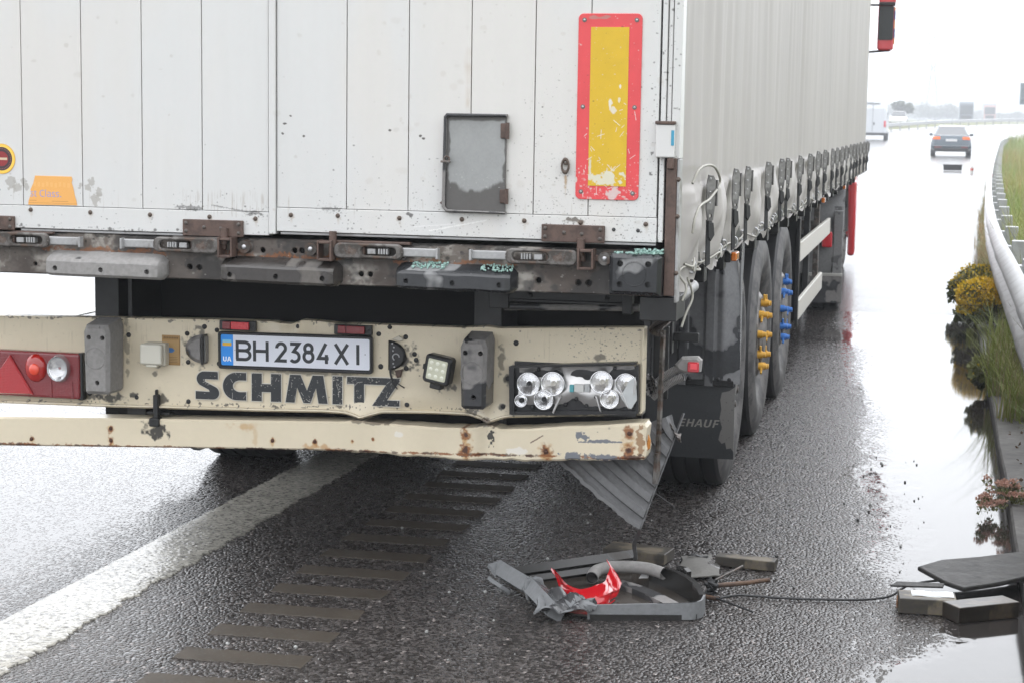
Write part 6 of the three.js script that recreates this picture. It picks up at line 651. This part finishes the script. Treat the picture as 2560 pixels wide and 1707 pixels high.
{ // long grass on the bank, and dry growth between kerb and rail
  const R = rng(17), mkI = (name, geo, m, n, place, label) => { const I = new THREE.InstancedMesh(geo, m, n); I.name = name; I.userData = { kind: 'stuff', label, category: 'grass' }; const d = new THREE.Object3D(), c = new THREE.Color(); for (let k = 0; k < n; k++) { const [x, y, z, s, hue] = place(); d.position.set(x, y, z); d.rotation.y = R() * 6.3; d.scale.set(s, s * (0.8 + 0.4 * R()), s); d.updateMatrix(); I.setMatrixAt(k, d.matrix); c.setRGB(0.65 + 0.6 * hue, 0.85 + 0.3 * R(), 0.7 + 0.4 * R()); I.setColorAt(k, c); } I.castShadow = I.receiveShadow = true; scene.add(I); return I; };
  const bank = r => r < 2.8 ? 0.06 : r < 4 ? 0.1 : r < 6 ? 0.2 : 0.33;
  mkI('verge_grass', blades(16, 21, 0.16, 0.62, 0.007, 0.5), L_grass, 17000, () => { const s = -4 + 104 * Math.pow(R(), 1.7), r = 2.78 + 9 * Math.pow(R(), 1.7); return [r + shift(s), rise(s) + bank(r), -s, 0.75 + 0.5 * fbm(r, s * 0.4, 2, 4), fbm(r * 0.6, s * 0.25, 3, 8)]; }, 'tall bright green grass on the bank behind the guardrail');
  mkI('far_verge_grass', blades(10, 23, 0.4, 0.7, 0.03, 0.5), L_grass, 7000, () => { const s = 90 + 180 * R(), r = 3 + 22 * R(); return [r + shift(s), rise(s) + 0.2, -s, 0.9 + 0.5 * R(), R()]; }, 'distant grass beside the bend of the road');
  mkI('grass_seed_heads', blades(7, 25, 0.14, 0.85, 0.0035, 0.3), L_dry, 2600, () => { const s = -3 + 67 * Math.pow(R(), 1.5), r = 2.8 + 5 * R(); return [r + shift(s), rise(s) + bank(r), -s, 0.8 + 0.4 * R(), R()]; }, 'pale seed stalks standing among the bank grass');
  mkI('kerb_dry_grass', blades(14, 27, 0.07, 0.2, 0.004, 0.8), L_dry, 1500, () => { const s = 10.5 + 60 * Math.pow(R(), 1.3), r = 2.44 + 0.2 * R(); return [r + shift(s), rise(s) + 0.05, -s, 0.7 + 0.8 * R(), R()]; }, 'dry brownish grass between kerb and guardrail');
  mkI('kerb_weeds', blades(12, 29, 0.06, 0.16, 0.005, 0.9), L_grass, 500, () => { const s = 3.4 + 14 * R(), r = 2.55 + 0.25 * R(); return [r + shift(s), rise(s) + 0.05, -s, 0.7 + 0.9 * R(), R()]; }, 'low weeds at the foot of the guardrail');
  const lit = mesh('leaf_litter', leafCloud(240, 77, Q => [2.42 + 0.3 * Q(), 0.065, -1.4 - 6 * Q()], 0.02), leaf(0.12, 0.07, 0.04)); lit.userData = { kind: 'stuff', label: 'brown leaf litter on the kerb top', category: 'litter' };
}

// ---------------------------------------------------------------- traffic
const M_glass = M(0.02, 0.024, 0.028, 0.04), M_tyre = M(0.015, 0.015, 0.016, 0.7), M_amber = new THREE.MeshPhysicalMaterial({ color: C(0.7, 0.12, 0.03), roughness: 0.2, emissive: C(0.9, 0.18, 0.03), emissiveIntensity: 0.5 });
function sideExtrude(pts, w, b) { const g = ext(shape(pts), -w / 2, w / 2, b, 6); g.rotateY(-Math.PI / 2); return g; } // pts are (length towards the rear, height); the rear looks to +z
function vehicleWheels(P, w, zs, R, m) { for (const z of zs) for (const s of [-1, 1]) { const W = sub('wheel', P, [s * (w / 2 - 0.1), R, z]); mesh('tyre', lathe([[R * 0.6, -0.1], [R * 0.9, -0.11], [R, -0.08], [R, 0.08], [R * 0.9, 0.11], [R * 0.6, 0.1]], 24).rotateZ(Math.PI / 2), M_tyre, W); mesh('rim', new THREE.CylinderGeometry(R * 0.6, R * 0.6, 0.16, 20).rotateZ(Math.PI / 2), m || M_steel, W); } }
function saloon(label, pos, turn, paint, lit) {
  const K = thing('saloon_car', label, 'car', pos, turn), tap = (g, y0, y1, k) => { const p = g.attributes.position; for (let i = 0; i < p.count; i++) { const t = Math.max(0, Math.min(1, (p.getY(i) - y0) / (y1 - y0))); p.setX(i, p.getX(i) * (1 - k * t)); } g.computeVertexNormals(); return uvBox(g); };
  mesh('body', tap(sideExtrude([[2.3, 0.32], [2.38, 0.5], [2.36, 0.78], [2.28, 0.98], [1.5, 1.03], [-0.9, 0.98], [-2.0, 0.78], [-2.3, 0.6], [-2.32, 0.35], [-2.1, 0.25], [2.1, 0.25]], 1.84, 0.13), 0.4, 1.05, 0.07), paint, K); mesh('glasshouse', tap(sideExtrude([[1.75, 0.98], [0.85, 1.4], [0.4, 1.44], [-0.4, 1.42], [-1.2, 0.98]], 1.62, 0.05), 0.98, 1.45, 0.24), M_glass, K); mesh('roof', tap(sideExtrude([[0.8, 1.41], [0.4, 1.46], [-0.35, 1.445], [-0.5, 1.41]], 1.24, 0.02), 1.4, 1.46, 0.1), paint, K);
  for (const s of [-1, 1]) { mesh('pillar', bar([s * 0.77, 1.0, 1.72], [s * 0.6, 1.41, 0.82], 0.07, 0.06), paint, K); const L = mesh('tail_lamp', box(s > 0 ? 0.5 : -0.84, s > 0 ? 0.84 : -0.5, 0.8, 0.93, 2.24, 2.36, 0.03), M_amber, K); mesh('wing_mirror', box(s > 0 ? 0.86 : -1.04, s > 0 ? 1.04 : -0.86, 0.95, 1.08, -0.85, -0.7, 0.04), paint, K); mesh('reflector', box(s > 0 ? 0.45 : -0.75, s > 0 ? 0.75 : -0.45, 0.42, 0.47, 2.34, 2.395, 0.01), M_redDeep, K); mesh('headlamp', box(s > 0 ? 0.45 : -0.8, s > 0 ? 0.8 : -0.45, 0.58, 0.7, -2.3, -2.15, 0.03), M(0.7, 0.7, 0.72, 0.1), K); }
  mesh('number_plate', box(-0.26, 0.26, 0.72, 0.83, 2.36, 2.39, 0.004), M(0.7, 0.7, 0.7, 0.4), K); mesh('rear_diffuser', box(-0.8, 0.8, 0.24, 0.42, 2.2, 2.385, 0.04), M_blackplastic, K); mesh('chrome_strip', box(-0.8, 0.8, 0.5, 0.52, 2.37, 2.392, 0.004), M_steel, K); vehicleWheels(K, 1.84, [1.35, -1.4], 0.33); return K;
}
saloon('dark blue-grey saloon car driving away with orange tail lamps', [2.45, rise(84) + 0.0, -84], 0, M(0.055, 0.085, 0.11, 0.2, { clearcoat: 1 }), 1);
saloon('white car on the far carriageway behind the median guardrail', [-2.6, rise(190) + 0.1, -193], Math.PI, M(0.7, 0.7, 0.7, 0.25, { clearcoat: 1 }));
{
  const w = M(0.62, 0.64, 0.67, 0.3, { clearcoat: 0.6 }), V = thing('delivery_van', 'tall white delivery van driving off beyond the red lorry cab', 'van', [-2.95, rise(132) - 0.02, -132]); const g = sideExtrude([[2.9, 0.45], [2.9, 2.3], [2.75, 2.7], [-1.4, 2.75], [-2.0, 2.4], [-2.6, 1.4], [-3.0, 1.2], [-3.05, 0.45]], 2.0, 0.1), p = g.attributes.position; for (let i = 0; i < p.count; i++) if (p.getY(i) > 1.2) p.setX(i, p.getX(i) * (1 - 0.12 * (p.getY(i) - 1.2) / 1.5)); g.computeVertexNormals(); mesh('body', uvBox(g), w, V);
  mesh('door_gap', box(-0.012, 0.012, 0.6, 2.6, 2.895, 2.905, 0), M_gap, V); for (const s of [-1, 1]) { mesh('tail_lamp', box(s > 0 ? 0.8 : -0.96, s > 0 ? 0.96 : -0.8, 0.95, 1.4, 2.82, 2.93, 0.02), M_redLens, V); mesh('side_window', box(s > 0 ? 0.93 : -0.97, s > 0 ? 0.97 : -0.93, 1.4, 2.05, -2.0, -1.0, 0.02), M_glass, V); } mesh('bumper', box(-0.95, 0.95, 0.35, 0.55, 2.85, 3.02, 0.04), M_blackplastic, V); mesh('roof_vent', box(-0.5, 0.5, 2.66, 2.7, 2.78, 2.88, 0.01), M_blackplastic, V); mesh('door_handle', box(0.06, 0.14, 1.1, 1.3, 2.9, 2.93, 0.01), M_blackplastic, V); vehicleWheels(V, 2.0, [1.9, -2.0], 0.36);
}
function farLorry(label, x, z, y, cab, h) { const K = thing('distant_lorry', label, 'lorry', [x, y, z], 0, 'lorries on the far carriageway'); mesh('cab', box(-1.22, 1.22, 0.5, h - 0.3, -1.8, 0, 0.12), cab, K); mesh('windscreen', box(-1.1, 1.1, 1.7, h - 0.7, -0.05, 0.03, 0.05), M_glass, K); mesh('grille', box(-0.9, 0.9, 0.75, 1.5, -0.02, 0.03, 0.03), M_blackplastic, K); mesh('trailer_box', box(-1.27, 1.27, 1.1, h, -14, -1.9, 0.04), M(0.3, 0.33, 0.36, 0.5), K); vehicleWheels(K, 2.5, [-0.9, -4, -10, -11.3], 0.5); return K; }
farLorry('oncoming lorry with dark windscreen far beyond the median rail', 6.0, -330, 1.75, M(0.12, 0.14, 0.17, 0.4), 4.0); farLorry('second oncoming lorry following, pale red cab', 11.6, -395, 2.2, M(0.5, 0.3, 0.28, 0.4), 3.9);
saloon('pale car half hidden behind the tall bank grass', [16.6, rise(205) + 0.2, -205], 0, M(0.55, 0.56, 0.58, 0.3, { clearcoat: 1 }));
{ const D = thing('dark_crate', 'flat black crate lying on the shoulder near the guardrail', 'crate', [2.42, 0.03, -57.5]); mesh('shell', box(-0.3, 0.3, 0.02, 0.2, -0.2, 0.2, 0.02), M(0.012, 0.012, 0.014, 0.5), D); mesh('lid', box(-0.32, 0.32, 0.18, 0.22, -0.22, 0.22, 0.01), M(0.02, 0.02, 0.022, 0.4), D); const E = thing('marker_stump', 'small red and white marker stump beside the black crate', 'marker', [3.0, 0.03, -55]); mesh('stump', cyl([0, 0, 0], [0.02, 0.22, 0], 0.06, 0.05), M(0.6, 0.58, 0.55, 0.5), E); mesh('red_band', cyl([0.008, 0.09, 0], [0.014, 0.16, 0], 0.058, 0.055), M(0.55, 0.06, 0.03, 0.4), E); }

// ---------------------------------------------------------------- far background
{ const S = thing('road_sign', 'grey back of a large road sign on two posts above the bank', 'sign', [0, 0, -100]); mesh('panel', box(6.15, 9.6, 2.75, 3.95, -0.03, 0.03, 0.01), M(0.2, 0.235, 0.26, 0.5), S); for (const y of [3.05, 3.65]) mesh('stiffener', box(6.2, 9.5, y - 0.03, y + 0.03, 0.03, 0.09, 0.005), M(0.24, 0.27, 0.29, 0.5), S); for (const x of [6.8, 8.9]) mesh('post', cyl([x, 0, 0.1], [x, 3.8, 0.1], 0.07), M_galv, S); }
function pylon(label, x, z, h, arm) { // lattice mast with a waist and one wide cross-arm
  const P = thing('power_pylon', label, 'pylon', [x, 2.4, z], 0.15, 'power pylons in the haze'), m = M(0.12, 0.13, 0.14, 0.6), t = 0.2, W = y => y < 0.6 * h ? mix(arm * 0.3, arm * 0.06, y / (0.6 * h)) : mix(arm * 0.06, arm * 0.27, (y - 0.6 * h) / (0.4 * h)), D = y => mix(arm * 0.28, arm * 0.06, Math.min(1, y / (0.7 * h)));
  for (const sx of [-1, 1]) for (const sz of [-1, 1]) mesh('leg', merge([bar([sx * W(0), 0, sz * D(0)], [sx * W(0.6 * h), 0.6 * h, sz * D(0.6 * h)], t, t), bar([sx * W(0.6 * h), 0.6 * h, sz * D(0.6 * h)], [sx * W(h), h, sz * D(h)], t, t)]), m, P);
  const br = []; for (let k = 0; k < 9; k++) { const a = k * h / 9, b = (k + 1) * h / 9; for (const sz of [-1, 1]) br.push(bar([-W(a), a, sz * D(a)], [W(b), b, sz * D(b)], t * 0.6, t * 0.6), bar([W(a), a, sz * D(a)], [-W(b), b, sz * D(b)], t * 0.6, t * 0.6)); for (const sx of [-1, 1]) br.push(bar([sx * W(a), a, -D(a)], [sx * W(b), b, D(b)], t * 0.6, t * 0.6)); } mesh('bracing', merge(br), m, P);
  const ar = [bar([-arm, h, 0], [arm, h, 0], t, t * 2), bar([-arm, h, 0], [-W(h), h + 1.6, 0], t, t), bar([arm, h, 0], [W(h), h + 1.6, 0], t, t), bar([-W(h), h + 1.6, 0], [W(h), h + 1.6, 0], t, t)]; for (let k = -5; k < 5; k++) ar.push(bar([k * arm / 5, h, 0], [(k + 0.5) * arm / 5, h + 1.2 * (1 - Math.abs(k + 0.5) / 6), 0], t * 0.6, t * 0.6)); mesh('cross_arm', merge(ar), m, P); for (const k of [-0.9, 0, 0.9]) mesh('insulator', cyl([k * arm, h - 2.2, 0], [k * arm, h, 0], 0.16), m, P);
}
pylon('tall lattice pylon with a narrow waist standing in the haze', -2.1, -640, 30.5, 8.6); pylon('fainter pylon beyond the dark tree', -27, -900, 26, 5.5); pylon('pylon fading out above the road sign', 42, -1050, 33, 8);
function farTree(label, x, z, y, r, h, seed, m) { const K = thing('roadside_tree', label, 'tree', [x, y, z], 0, 'trees far beyond the road'); const R = rng(seed), lob = []; for (let k = 0; k < 14; k++) lob.push([(R() - 0.5) * r * 1.5, h * (0.42 + 0.42 * R()), (R() - 0.5) * r * 1.3, r * (0.28 + 0.25 * R())]); mesh('trunk', merge([cyl([0, -0.5, 0], [0.1, h * 0.5, 0], h * 0.05, h * 0.03), cyl([0.05, h * 0.3, 0], [r * 0.5, h * 0.65, 0.1], h * 0.025, h * 0.012), cyl([0, h * 0.3, 0], [-r * 0.5, h * 0.6, 0.1], h * 0.025, h * 0.012)]), M_woodDark, K); mesh('crown', merge(lob.map((l, k) => leafCloud(420, seed + k, ball(l[3], l[3] * 0.85, l[3], l[0], l[1], l[2]), 0.42))), m, K); }
farTree('round dark tree standing alone near the far carriageway', -4.5, -300, 2.1, 1.7, 3.1, 41, L_dark);
{ const R = rng(13), spots = []; for (let k = 0; k < 15; k++) { const x = mix(-30, 75, k / 14) + 3 * (R() - 0.5); spots.push([x, -mix(520, 760, R()), 3 + 3.5 * R()]); } spots.forEach(([x, z, h], i) => { const near = x / -z; farTree(['hazy tree in the far hedge line beyond the lorries', 'hazy tree in the far hedge line beyond the lorries'][i % 2], x, z, 1.3, h * 1.5, h, 200 + i * 20, L_dark); }); }
{ // wooded rise on the horizon
  const gs = []; const R = rng(23); for (let k = 0; k < 150; k++) { const x = mix(-190, 330, R()), z = -mix(1150, 1500, R()), h = mix(7, 15, fbm(x * 0.012, 3, 3, 6)) * (0.8 + 0.4 * R()) + sm(-20, 200, x) * 7; const g = new THREE.IcosahedronGeometry(1, 3), p = g.attributes.position; for (let i = 0; i < p.count; i++) { const f = 0.75 + 0.5 * fbm(p.getX(i) * 3 + k * 7 + 40, p.getY(i) * 3 + p.getZ(i) * 2 + 40, 3, k); p.setXYZ(i, p.getX(i) * f, p.getY(i) * f, p.getZ(i) * f); } g.scale(h * 1.5, h, h * 1.3); g.translate(x, 3, z); gs.push(g); } const w = mesh('distant_wood', merge(gs), M(0.04, 0.06, 0.03, 0.95)); w.userData = { kind: 'stuff', label: 'far-off wooded rise along the horizon', category: 'wood' };
}
renderer.render(scene, camera);
